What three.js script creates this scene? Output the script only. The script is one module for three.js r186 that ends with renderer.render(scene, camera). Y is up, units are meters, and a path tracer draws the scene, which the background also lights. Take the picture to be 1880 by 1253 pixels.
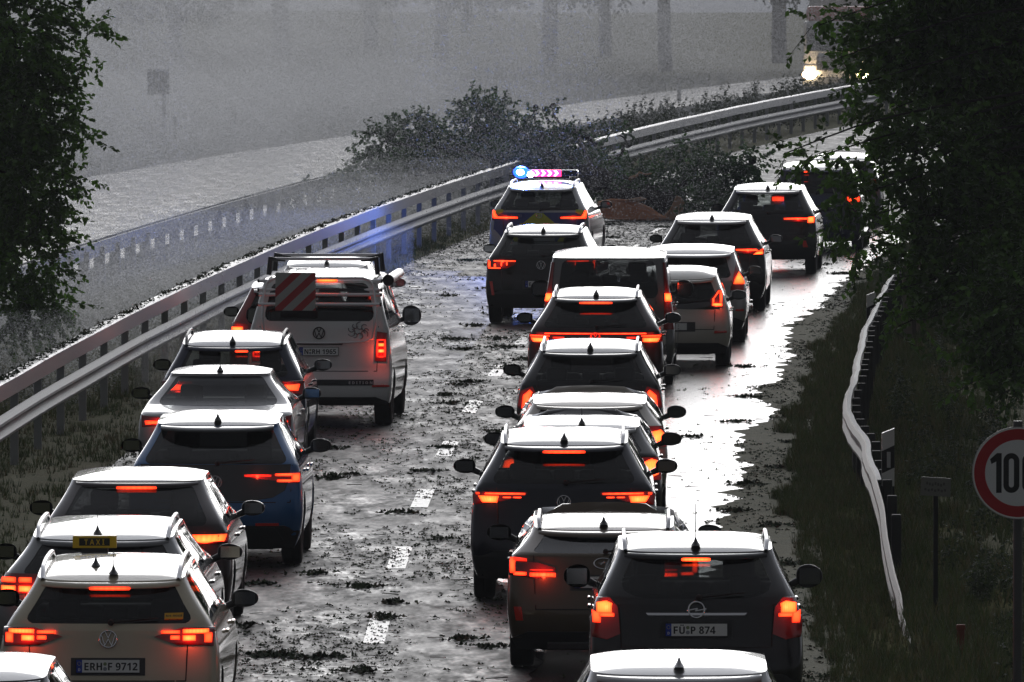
import * as THREE from 'three';
import { mergeGeometries } from 'three/addons/utils/BufferGeometryUtils.js';
import { RoundedBoxGeometry } from 'three/addons/geometries/RoundedBoxGeometry.js';
import { ImprovedNoise } from 'three/addons/math/ImprovedNoise.js';

// ------------------------------------------------------------------ camera, sky, sun, exposure
const scene = new THREE.Scene();
const camera = new THREE.PerspectiveCamera(3.4183, 1024 / 682, 1, 3000);   // long lens on a bridge over the road
camera.position.set(0, 6.9, 0);
camera.lookAt(0, 6.9 - 0.038405 * 1000, -1000);
const renderer = new THREE.WebGLRenderer({ antialias: true });
renderer.toneMapping = THREE.LinearToneMapping;
renderer.toneMappingExposure = 1.62;
renderer.shadowMap.enabled = true;

const SUN_AZ = 0.03, SUN_EL = 0.23;                                        // veiled sun ahead, a little to the right
const sunDir = new THREE.Vector3(Math.sin(SUN_AZ) * Math.cos(SUN_EL), Math.sin(SUN_EL), -Math.cos(SUN_AZ) * Math.cos(SUN_EL));
{
  const W = 512, H = 256, data = new Float32Array(W * H * 4), v = new THREE.Vector3();
  for (let j = 0; j < H; j++) for (let i = 0; i < W; i++) {
    const up = ((j + 0.5) / H - 0.5) * Math.PI, az = ((i + 0.5) / W - 0.5) * 2 * Math.PI;
    v.set(Math.cos(az) * Math.cos(up), Math.sin(up), Math.sin(az) * Math.cos(up));
    const a = Math.acos(THREE.MathUtils.clamp(v.dot(sunDir), -1, 1)) * 57.3;
    const veil = 0.066 + 0.6 * Math.exp(-((a / 36) ** 2)), glow = 0.4 * Math.exp(-((a / 9.5) ** 2));
    const L = veil + glow, k = (j * W + i) * 4;
    data[k] = L * 0.95; data[k + 1] = L * 0.985; data[k + 2] = L * 1.1; data[k + 3] = 1;
  }
  const sky = new THREE.DataTexture(data, W, H, THREE.RGBAFormat, THREE.FloatType);
  sky.mapping = THREE.EquirectangularReflectionMapping; sky.magFilter = THREE.LinearFilter; sky.needsUpdate = true;
  scene.background = sky; scene.environment = sky;
}
const sun = new THREE.DirectionalLight(new THREE.Color(1, 0.97, 0.92), 0.5);
sun.name = 'veiled_sun'; sun.position.copy(sunDir).multiplyScalar(400).add(new THREE.Vector3(0, 0, -180)); sun.target.position.set(0, 0, -180);
sun.castShadow = true; sun.shadow.radius = 60; sun.shadow.mapSize.set(4096, 4096);
Object.assign(sun.shadow.camera, { left: -60, right: 60, top: 200, bottom: -200, near: 1, far: 900 });
scene.add(sun, sun.target);
scene.fog = new THREE.FogExp2(new THREE.Color(0.93, 0.96, 1.0), 0.00022);

// ------------------------------------------------------------------ helpers
let seed = 7;
const rnd = () => { seed = (seed * 1664525 + 1013904223) >>> 0; return seed / 4294967296; };
const rr = (a, b) => a + (b - a) * rnd();
const N3 = new ImprovedNoise(), noise = (x, y, z = 0.5) => N3.noise(x, y, z);
const clamp = THREE.MathUtils.clamp, lerp = THREE.MathUtils.lerp, sstep = (a, b, x) => { const t = clamp((x - a) / (b - a), 0, 1); return t * t * (3 - 2 * t); };
const V = (x, y, z) => new THREE.Vector3(x, y, z);
const taken = {};
function numbered(name) { const n = taken[name] = (taken[name] ?? -1) + 1; return n ? name + '_' + String(n).padStart(3, '0') : name; }
function tag(o, label, category, group, kind) {
  if (label) o.userData.label = label;
  if (category) o.userData.category = category;
  if (group) o.userData.group = group;
  if (kind) o.userData.kind = kind;
  return o;
}
function mesh(name, geo, mat, parent) {
  const m = new THREE.Mesh(geo, mat); m.castShadow = m.receiveShadow = true;
  m.name = parent ? name : numbered(name); (parent ?? scene).add(m); return m;
}
function base(name, pos = [0, 0, 0], turn = 0) { const g = new THREE.Group(); g.name = numbered(name); g.position.set(...pos); g.rotation.y = turn; scene.add(g); return g; }
function structure(name, geo, mat, label) { const m = mesh(name, geo, mat); m.userData.kind = 'structure'; if (label) m.userData.label = label; return m; }
function std(r, g, b, rough = 0.6, o = {}) { return new THREE.MeshStandardMaterial({ color: new THREE.Color().setRGB(r, g, b), roughness: rough, ...o }); }
function phys(r, g, b, rough, o = {}) { return new THREE.MeshPhysicalMaterial({ color: new THREE.Color().setRGB(r, g, b), roughness: rough, ...o }); }
function merged(list) { return mergeGeometries(list.map((g) => { const q = g.index ? g.toNonIndexed() : g; for (const k of Object.keys(q.attributes)) if (!['position', 'normal', 'uv'].includes(k)) q.deleteAttribute(k); return q; })); }
function box(w, h, d, x = 0, y = 0, z = 0, r = 0) { const g = r ? new RoundedBoxGeometry(w, h, d, 2, r) : new THREE.BoxGeometry(w, h, d); return g.translate(x, y, z); }
function bar(a, b, r0, r1 = r0, n = 8) {
  const d = b.clone().sub(a), l = d.length(), g = new THREE.CylinderGeometry(r1, r0, l, n, 1);
  return g.applyQuaternion(new THREE.Quaternion().setFromUnitVectors(V(0, 1, 0), d.normalize())).translate((a.x + b.x) / 2, (a.y + b.y) / 2, (a.z + b.z) / 2);
}
function tube(pts, r, n = 16, rs = 8) { return new THREE.TubeGeometry(new THREE.CatmullRomCurve3(pts), n, r, rs); }
/** grid(nu, nv, f(i, j) -> Vector3, uv) : a sheet of quads with smooth normals */
function grid(nu, nv, f, uvf, skip) {
  const p = [], uv = [], id = [];
  for (let j = 0; j <= nv; j++) for (let i = 0; i <= nu; i++) { const q = f(i, j); p.push(q.x, q.y, q.z); const t = uvf ? uvf(i, j, q) : [i / nu, j / nv]; uv.push(t[0], t[1]); }
  for (let j = 0; j < nv; j++) for (let i = 0; i < nu; i++) { if (skip && skip(i, j)) continue; const a = j * (nu + 1) + i, b = a + 1, c = a + nu + 1, d = c + 1; id.push(a, b, d, a, d, c); }
  const g = new THREE.BufferGeometry(); g.setAttribute('position', new THREE.Float32BufferAttribute(p, 3)); g.setAttribute('uv', new THREE.Float32BufferAttribute(uv, 2)); g.setIndex(id); g.computeVertexNormals(); return g;
}
/** smooth monotone curve through [x, y] points */
function curve(pts) {
  const n = pts.length, h = [], s = [], m = [];
  for (let i = 0; i < n - 1; i++) { h[i] = pts[i + 1][0] - pts[i][0]; s[i] = (pts[i + 1][1] - pts[i][1]) / h[i]; }
  for (let i = 0; i < n; i++) m[i] = i === 0 ? s[0] : i === n - 1 ? s[n - 2] : s[i - 1] * s[i] <= 0 ? 0 : 2 * s[i - 1] * s[i] / (s[i - 1] + s[i]);
  return (x) => {
    if (x <= pts[0][0]) return pts[0][1]; if (x >= pts[n - 1][0]) return pts[n - 1][1];
    let i = 0; while (x > pts[i + 1][0]) i++;
    const t = (x - pts[i][0]) / h[i], t2 = t * t, t3 = t2 * t;
    return (2 * t3 - 3 * t2 + 1) * pts[i][1] + (t3 - 2 * t2 + t) * h[i] * m[i] + (3 * t2 - 2 * t3) * pts[i + 1][1] + (t3 - t2) * h[i] * m[i + 1];
  };
}
function dataTex(n, f, srgb, rep = 1) {
  const d = new Uint8Array(n * n * 4);
  for (let j = 0; j < n; j++) for (let i = 0; i < n; i++) { const c = f(i / n, j / n, i, j); for (let k = 0; k < 3; k++) d[(j * n + i) * 4 + k] = clamp(255 * (Array.isArray(c) ? c[k] : c), 0, 255); d[(j * n + i) * 4 + 3] = 255; }
  const t = new THREE.DataTexture(d, n, n); t.wrapS = t.wrapT = THREE.RepeatWrapping; t.magFilter = THREE.LinearFilter; t.repeat.set(rep, rep); if (srgb) t.colorSpace = THREE.SRGBColorSpace; t.needsUpdate = true; return t;
}
/** seamless noise on the unit square */
function tileNoise(u, v, f, z = 0) { const n = (a, b) => N3.noise(a * f, b * f, z); return lerp(lerp(n(u, v), n(u - 1, v), u), lerp(n(u, v - 1), n(u - 1, v - 1), u), v); }
function canvasTex(w, h, draw) { const c = document.createElement('canvas'); c.width = w; c.height = h; draw(c.getContext('2d'), w, h); const t = new THREE.CanvasTexture(c); t.colorSpace = THREE.SRGBColorSpace; return t; }

// ------------------------------------------------------------------ where the road runs (x at a distance d ahead of the bridge)
const medianRailX = (d) => { const u = Math.max(-1.3, (d - 200) / 100); return 2.121 * u * u + 5.507 * u - 3.522; };
const laneX = (d) => { const e = Math.max(-25, d - 120.7); return -1.18 + 0.0105 * e + 0.00021 * e * e; };
const vergeRailX = (d) => { const e = Math.max(-10, d - 107); return 3.74 + 0.006 * e + 0.0003 * e * e; };
const farRailX = (d) => medianRailX(d) - lerp(4.4, 3.3, sstep(240, 380, d));
const paveL = (d) => Math.max(medianRailX(d) + 0.45, laneX(d) - 4.0), paveR = (d) => vergeRailX(d) - 0.62;
const heading = (f, d) => Math.atan(f(d + 1) - f(d - 1)) / 1 * 0.5;
/** a ribbon on the ground between two x(d) lines */
function ribbon(x0, x1, d0, d1, step, nx, y = 0, relief = 0) {
  const n = Math.round((d1 - d0) / step);
  return grid(nx, n, (i, j) => { const d = d0 + (d1 - d0) * j / n, x = lerp(x0(d), x1(d), i / nx); return V(x, (typeof y === 'function' ? y(x, d, i / nx) : y) + (relief ? relief * noise(x * 0.9, d * 0.35) : 0), -d); }, (i, j, q) => [q.x, -q.z]);
}
// ------------------------------------------------------------------ ground, roads, water
const soilTex = dataTex(512, (u, v) => { const n = 0.5 + 0.5 * tileNoise(u, v, 8, 1) + 0.35 * tileNoise(u, v, 31, 2), m = 0.5 + 0.7 * tileNoise(u, v, 90, 3); return [lerp(0.36, 0.47, n) * (0.7 + 0.5 * m), lerp(0.37, 0.46, n) * (0.7 + 0.5 * m), lerp(0.26, 0.33, n) * (0.7 + 0.5 * m)]; }, true);
soilTex.repeat.set(1 / 3.1, 1 / 3.1);
const grainTex = dataTex(512, (u, v) => 0.5 + 0.5 * tileNoise(u, v, 24, 5) + 0.4 * tileNoise(u, v, 64, 6) + (rnd() - 0.5) * 0.25);
const grainSoil = grainTex.clone(); grainSoil.repeat.set(1 / 1.7, 1 / 1.7);
const M = {};
M.soil = new THREE.MeshPhysicalMaterial({ map: soilTex, roughness: 0.9, specularIntensity: 0.25, bumpMap: grainSoil, bumpScale: 0.03 });
structure('ground', grid(60, 120, (i, j) => { const x = lerp(-160, 170, i / 60), z = lerp(90, -720, j / 120); return V(x, -0.05, z); }, (i, j, q) => [q.x, q.z]), M.soil);
// asphalt: dark stone, wet, more and less polished patches
const asphaltTex = dataTex(512, (u, v) => { const c = 0.19 + 0.05 * tileNoise(u, v, 6, 7) + 0.05 * tileNoise(u, v, 40, 8) + (rnd() - 0.5) * 0.08; return [c, c, c * 1.02]; }, true);
asphaltTex.repeat.set(1 / 2.3, 1 / 2.3);
const wetTex = dataTex(512, (u, v) => clamp(0.72 + 0.3 * tileNoise(u, v, 5, 9) + 0.28 * tileNoise(u, v, 17, 10) + 0.2 * tileNoise(u, v, 47, 4), 0.45, 1));
wetTex.repeat.set(1 / 1.9, 1 / 7.3);
const asphaltBump = dataTex(512, (u, v) => 0.5 + 0.55 * tileNoise(u, v, 14, 11) + 0.5 * tileNoise(u, v, 40, 12) + 0.3 * tileNoise(u, v, 100, 13));
asphaltBump.repeat.set(1 / 0.9, 1 / 0.9);
M.asphalt = new THREE.MeshPhysicalMaterial({ map: asphaltTex, roughness: 0.8, ior: 1.33, specularIntensity: 1, roughnessMap: wetTex, bumpMap: asphaltBump, bumpScale: 0.0016 });
M.flooded = M.asphalt.clone(); M.flooded.specularIntensity = 1; M.flooded.roughness = 0.7;   // the empty carriageway is awash
structure('road', ribbon(paveL, paveR, -60, 470, 2, 10), M.asphalt);
M.turf = new THREE.MeshPhysicalMaterial({ map: soilTex, color: new THREE.Color(1, 1, 0.72), roughness: 1, specularIntensity: 0.1, bumpMap: grainSoil, bumpScale: 0.04 });
M.silt = new THREE.MeshPhysicalMaterial({ map: soilTex, color: new THREE.Color(0.9, 0.92, 0.98), roughness: 0.8, ior: 1.25, bumpMap: grainSoil, bumpScale: 0.02 });
structure('median_ground', ribbon((d) => farRailX(d) - 1.0, (d) => paveL(d) + 0.02, -60, 470, 2, 8, -0.012, 0.03), M.soil);
structure('right_verge', ribbon((d) => paveR(d) - 0.02, (d) => vergeRailX(d) + 60, -60, 470, 2, 30, (x, d, t) => (t > 0 ? -0.01 - 0.35 * sstep(0.02, 0.08, t) + 0.9 * sstep(0.15, 0.6, t) : -0.012), 0.04), M.turf);
// opposite carriageway and the bank behind it
structure('opposite_road', ribbon((d) => farRailX(d) - 9.4, (d) => farRailX(d) - 0.9, -60, 470, 2, 8, 0.004), M.flooded);
structure('far_bank', ribbon((d) => farRailX(d) - 70, (d) => farRailX(d) - 9.35, -60, 560, 4, 24, (x, d, t) => 1.6 * (1 - sstep(0.3, 0.97, t)) - 0.004, 0.12), M.soil);
// dashed lane line, worn paint
const paintTex = dataTex(256, (u, v) => { const c = 0.8 + 0.25 * tileNoise(u, v, 9, 14) + 0.25 * tileNoise(u, v, 40, 15); return [c, c, c * 0.98]; }, true);
M.paint = new THREE.MeshStandardMaterial({ map: paintTex, roughness: 0.42 });
for (let k = 0; k < 14; k++) {
  const d0 = 94.2 + 12 * k;
  const m = structure('lane_marking', ribbon((d) => laneX(d) - 0.1, (d) => laneX(d) + 0.1, d0, d0 + 4, 1, 1, 0.004), M.paint); m.name = k ? 'lane_marking_' + String(k).padStart(3, '0') : 'lane_marking';
}
// standing water along the right lane, its kerb side edge ragged
const rippleTex = dataTex(512, (u, v) => 0.5 + 0.45 * tileNoise(u, v, 10, 16) + 0.3 * tileNoise(u, v, 29, 17) + 0.2 * tileNoise(u, v, 70, 18));
rippleTex.repeat.set(1 / 1.3, 1 / 3.7);
M.water = phys(0.012, 0.013, 0.014, 0.24, { ior: 1.33, bumpMap: rippleTex, bumpScale: 0.007 });
const puddleEdge = (d) => paveR(d) - 0.35 - 0.6 * (0.5 + 0.5 * noise(d * 0.17, 3.1)) - 0.42 * Math.abs(noise(d * 0.55, 7.7)) - 0.12 * noise(d * 2.1, 1.7) - 0.7 * sstep(150, 100, d);
structure('standing_water', ribbon((d) => laneX(d) + 1.3 + 0.5 * noise(d * 0.2, 9.2) + 0.2 * noise(d * 0.9, 4.2), puddleEdge, 92, 238, 0.12, 3, 0.005), M.water);
structure('washed_silt', ribbon((d) => puddleEdge(d) + 0.004, (d) => paveR(d) + 0.02, 92, 238, 0.12, 4, 0.004), M.silt);
// ------------------------------------------------------------------ guard rails
M.galv = std(0.34, 0.35, 0.36, 0.62, { metalness: 0.3, bumpMap: grainSoil, bumpScale: 0.0015 });
M.galvWet = std(0.36, 0.36, 0.37, 0.42, { metalness: 0.3, bumpMap: grainSoil, bumpScale: 0.002 });
M.galvOld = std(0.12, 0.108, 0.1, 0.55, { metalness: 0.45, bumpMap: grainSoil, bumpScale: 0.004 });
M.galvDull = std(0.26, 0.26, 0.26, 0.55, { metalness: 0.6 });
const W_BEAM = [[-0.01, 0.31], [0.012, 0.3], [0.075, 0.255], [0.08, 0.225], [0.015, 0.175], [0.01, 0.155], [0.015, 0.135], [0.08, 0.085], [0.075, 0.055], [0.012, 0.01], [-0.01, 0]];
function railLoft(profile, X, d0, d1, step, face, yOf, closed) {
  const pr = closed ? [...profile, profile[0]] : profile, n = Math.round((d1 - d0) / step);
  const f = (i, j) => { const d = d0 + (d1 - d0) * j / n, h = Math.atan((X(d + 0.5) - X(d - 0.5))), s = pr[i]; return V(X(d) + face * s[0] * Math.cos(h), yOf(d) + s[1], -d + face * s[0] * Math.sin(h)); };
  const parts = [];
  for (let i = 0; i < pr.length - 1; i++) parts.push(grid(1, n, (a, j) => f(i + a, j), (a, j, q) => [q.y, -q.z]));   // creased along the profile
  return merged(parts);
}
function postsAlong(root, X, d0, d1, every, off, face, h, mat, w = 0.1, t = 0.06) {
  const g = box(t, h, w, 0, h / 2, 0, 0.008);
  for (let d = d0; d < d1; d += every) { const p = mesh('post', g, mat, root); p.position.set(X(d) + off * face, 0, -d); p.rotation.y = -Math.atan(X(d + 1) - X(d - 1)) / 2; }
}
{ // the tall double rail beside the queue: box beam above, W beam below, posts between
  const r = base('guardrail');
  tag(r, 'tall galvanised guardrail with box beam and lower corrugated beam beside the queue', 'guardrail', 'guardrails');
  const BOX = [[-0.1, -0.16], [-0.1, 0.05], [0.035, 0.055], [0.06, 0.035], [0.06, -0.16]];
  mesh('box_beam', railLoft(BOX, medianRailX, 60, 440, 2, 1, (d) => 1.09 + 0.012 * noise(d * 0.12, 2.2), true), M.galvWet, r);
  mesh('corrugated_beam', railLoft(W_BEAM, (d) => medianRailX(d) + 0.04, 60, 440, 2, 1, (d) => 0.44 + 0.012 * noise(d * 0.1, 6.2)), M.galv, r);
  postsAlong(r, medianRailX, 100, 420, 4, -0.04, 1, 1.06, M.galv, 0.05, 0.1);
}
{ // the rail of the opposite carriageway, seen from behind
  const r = base('guardrail');
  tag(r, 'lower guardrail with broad dark posts, half lost in mist beyond the median', 'guardrail', 'guardrails');
  mesh('corrugated_beam', railLoft(W_BEAM, (d) => farRailX(d) - 0.08, 60, 430, 2, -1, () => 0.46), M.galv, r);
  mesh('back_beam', railLoft([[0, 0], [0, 0.26], [0.05, 0.26], [0.05, 0]], (d) => farRailX(d) + 0.02, 60, 430, 2, 1, () => 0.5, true), M.galv, r);
  postsAlong(r, farRailX, 150, 400, 3, 0.05, 1, 0.66, M.galvDull, 0.1, 0.2);
}
{ // bent rail on the right verge, ramping into the grass at its near end
  const r = base('guardrail');
  tag(r, 'dented single guardrail curving along the grass verge and dipping into the ground', 'guardrail', 'guardrails');
  const wob = (d) => vergeRailX(d) + 0.07 * noise(d * 0.11, 8.8) + 0.03 * noise(d * 0.45, 3.8) - 0.12 * Math.exp(-(((d - 140) / 9) ** 2)), yOf = (d) => -0.4 + 0.84 * sstep(103, 124, d) + 0.03 * noise(d * 0.2, 1.1);
  mesh('corrugated_beam', railLoft(W_BEAM.map(([a, b]) => [a * 0.6, b]), wob, 102, 250, 1, -1, yOf), M.galvOld, r);
  mesh('beam_lip', railLoft([[0, 0], [0, 0.03], [0.05, 0.035], [0.05, 0]], (d) => wob(d) + 0.005, 122, 250, 1, 1, (d) => yOf(d) + 0.275, true), M.galv, r);
  const dark = std(0.03, 0.03, 0.03, 0.7), g = box(0.1, 0.74, 0.12, 0, 0.3, 0, 0.01);
  for (let d = 118; d < 240; d += 2) { const p = mesh('post', g, dark, r); p.position.set(wob(d) + 0.12, yOf(d) - 0.36, -d); }
}

// ------------------------------------------------------------------ vehicles
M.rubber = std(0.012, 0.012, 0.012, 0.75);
M.plastic = std(0.02, 0.02, 0.021, 0.42);
M.gloss = phys(0.008, 0.008, 0.009, 0.12, { clearcoat: 1, clearcoatRoughness: 0.04 });
M.rim = std(0.35, 0.35, 0.36, 0.35, { metalness: 0.9 });
M.chrome = std(0.75, 0.75, 0.76, 0.12, { metalness: 1 });
M.mirror = std(0.28, 0.29, 0.3, 0.06, { metalness: 1 });
M.silverBar = std(0.5, 0.5, 0.51, 0.32, { metalness: 0.9 });
M.seat = std(0.03, 0.03, 0.032, 0.85);
M.glass = phys(0.62, 0.65, 0.64, 0.02, { transmission: 1, thickness: 0, ior: 1.5 });
M.privacy = phys(0.13, 0.135, 0.14, 0.02, { transmission: 1, thickness: 0, ior: 1.5 });
M.lens = phys(0.2, 0.006, 0.006, 0.12, { clearcoat: 1, clearcoatRoughness: 0.03 });
M.reflector = phys(0.7, 0.03, 0.015, 0.2, { clearcoat: 1 });
const ledTex = dataTex(64, (u, v) => { const e = Math.pow(clamp(4 * u * (1 - u), 0, 1), 0.45) * Math.pow(clamp(4 * v * (1 - v), 0, 1), 0.6); return clamp(0.12 + 0.88 * e * (0.86 + 0.14 * Math.cos(u * 44)), 0, 1); });   // rows of diodes behind a red lens, hottest in the middle
const glow = (r, g, b, k) => new THREE.MeshStandardMaterial({ color: new THREE.Color(0.3, 0.02, 0.01), emissiveMap: ledTex, emissive: new THREE.Color().setRGB(r, g, b), emissiveIntensity: k, roughness: 0.3 });
M.brake = glow(1, 0.032, 0.007, 5); M.tail = glow(1, 0.02, 0.008, 1.8); M.hot = glow(1, 0.055, 0.009, 8);
function paint(r, g, b, metal = 0.35) { return phys(r, g, b, 0.38, { metalness: metal, specularIntensity: 0.4, clearcoat: 1, clearcoatRoughness: 0.045 }); }

const wheelCache = {};
function wheel(R, w) {
  const k = R + '_' + w; if (wheelCache[k]) return wheelCache[k];
  const h = w / 2, ty = new THREE.LatheGeometry([[R * 0.66, -h * 0.86], [R * 0.8, -h], [R * 0.95, -h * 0.93], [R, -h * 0.7], [R, -h * 0.1], [R * 0.985, -h * 0.06], [R * 0.985, h * 0.06], [R, h * 0.1], [R, h * 0.7], [R * 0.95, h * 0.93], [R * 0.8, h], [R * 0.66, h * 0.86]].map((a) => new THREE.Vector2(a[0], a[1])), 32).rotateZ(-Math.PI / 2);
  const rim = [new THREE.LatheGeometry([[R * 0.67, -h * 0.8], [R * 0.6, 0], [R * 0.67, h * 0.84], [R * 0.62, h * 0.8]].map((a) => new THREE.Vector2(a[0], a[1])), 28).rotateZ(-Math.PI / 2), new THREE.CylinderGeometry(R * 0.17, R * 0.17, 0.03, 14).rotateZ(Math.PI / 2).translate(h * 0.7, 0, 0)];
  for (let i = 0; i < 5; i++) rim.push(box(0.03, R * 0.55, R * 0.17, h * 0.66, R * 0.36, 0, 0.008).rotateX(i * 2 * Math.PI / 5));
  return wheelCache[k] = { ty, rim: merged(rim) };
}
const seatGeo = merged([box(0.5, 0.62, 0.16, 0, 0.72, 0, 0.06), box(0.27, 0.2, 0.1, 0, 1.14, 0.02, 0.045), box(0.5, 0.16, 0.5, 0, 0.38, -0.28, 0.05)]);
const finGeo = new THREE.LatheGeometry([[0.001, 0.07], [0.008, 0.06], [0.016, 0.035], [0.034, 0.008], [0.04, 0]].map((a) => new THREE.Vector2(...a)), 16).scale(1, 1, 2.2);
const mirrorGeo = (() => { const g = new THREE.SphereGeometry(1, 18, 12), p = g.attributes.position; for (let i = 0; i < p.count; i++) { let x = p.getX(i), y = p.getY(i), z = p.getZ(i); if (z > 0.25) z = 0.25; x = Math.sign(x) * Math.abs(x) ** 0.75; y = Math.sign(y) * Math.abs(y) ** 0.8; p.setXYZ(i, x * 0.125, y * 0.083 * (x > 0 ? 1 - 0.18 * x : 1), z * 0.085); } g.computeVertexNormals(); return g; })();

function plateMesh(parent, S, x, y, text, seals, w = 0.52, h = 0.11, off = 0.014, blue = true) {
  const t = canvasTex(512, 112, (c, W, H) => {
    c.fillStyle = '#111'; c.fillRect(0, 0, W, H); c.fillStyle = '#e9e9e6'; c.fillRect(5, 5, W - 10, H - 10);
    if (blue) { c.fillStyle = '#1238a8'; c.fillRect(5, 5, 46, H - 10); c.fillStyle = '#e8e8e8'; c.font = 'bold 30px sans-serif'; c.textAlign = 'center'; c.fillText('D', 28, 95); c.fillStyle = '#e8d040'; for (let i = 0; i < 12; i++) c.fillRect(26 + 14 * Math.cos(i * 0.5236), 33 + 14 * Math.sin(i * 0.5236), 4, 4); }
    c.fillStyle = '#101010'; c.textBaseline = 'middle'; c.textAlign = 'left'; c.font = 'bold 84px sans-serif';
    let px = 62; const total = text.reduce((a, s) => a + (s === '*' ? 34 : c.measureText(s).width), 0), k = Math.min(1, 432 / total);
    c.save(); c.translate(px, H / 2 + 4); c.scale(k, 1); px = 0;
    for (const s of text) { if (s === '*') { c.fillStyle = '#7a8a60'; c.beginPath(); c.arc(px + 17, -22, 14, 0, 7); c.fill(); c.fillStyle = '#8a8f96'; c.beginPath(); c.arc(px + 17, 18, 16, 0, 7); c.fill(); c.fillStyle = '#101010'; px += 34; } else { c.fillText(s, px, 0); px += c.measureText(s).width; } }
    c.restore();
  });
  const p = S(x, y, off), m = mesh('number_plate', box(w, h, 0.012, 0, 0, 0), [M.plastic, M.plastic, M.plastic, M.plastic, new THREE.MeshStandardMaterial({ map: t, roughness: 0.35 }), M.plastic], parent);
  m.position.copy(p); m.rotation.x = -0.05; return m;
}
function ringBadge(r, strokes, w = 0.009) {   // a round badge: ring and straight strokes, all in the x-y plane
  const g = [new THREE.TorusGeometry(r, w * 0.75, 8, 28)];
  for (const [a, b] of strokes) g.push(bar(V(a[0] * r, a[1] * r, 0), V(b[0] * r, b[1] * r, 0), w * 0.62, w * 0.62, 6));
  return merged(g);
}
const BADGE = {
  vw: ringBadge(0.068, [[[-0.38, 0.9], [0, 0.12]], [[0, 0.12], [0.38, 0.9]], [[-0.82, 0.5], [-0.4, -0.8]], [[-0.4, -0.8], [0, 0.02]], [[0, 0.02], [0.4, -0.8]], [[0.4, -0.8], [0.82, 0.5]]]),
  bolt: ringBadge(0.066, [[[-1.25, -0.12], [0.15, 0.16]], [[0.15, 0.16], [-0.15, -0.16]], [[-0.15, -0.16], [1.25, 0.12]]], 0.012),
  oval: ringBadge(0.05, [[[-0.55, 0.05], [0.55, 0.1]], [[-0.3, -0.25], [0.1, 0.4]]], 0.007).scale(1.7, 0.95, 1),
  quad: ringBadge(0.055, [[[-0.9, 0], [0.9, 0]], [[0, -0.9], [0, 0.9]]], 0.008),
};

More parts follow.
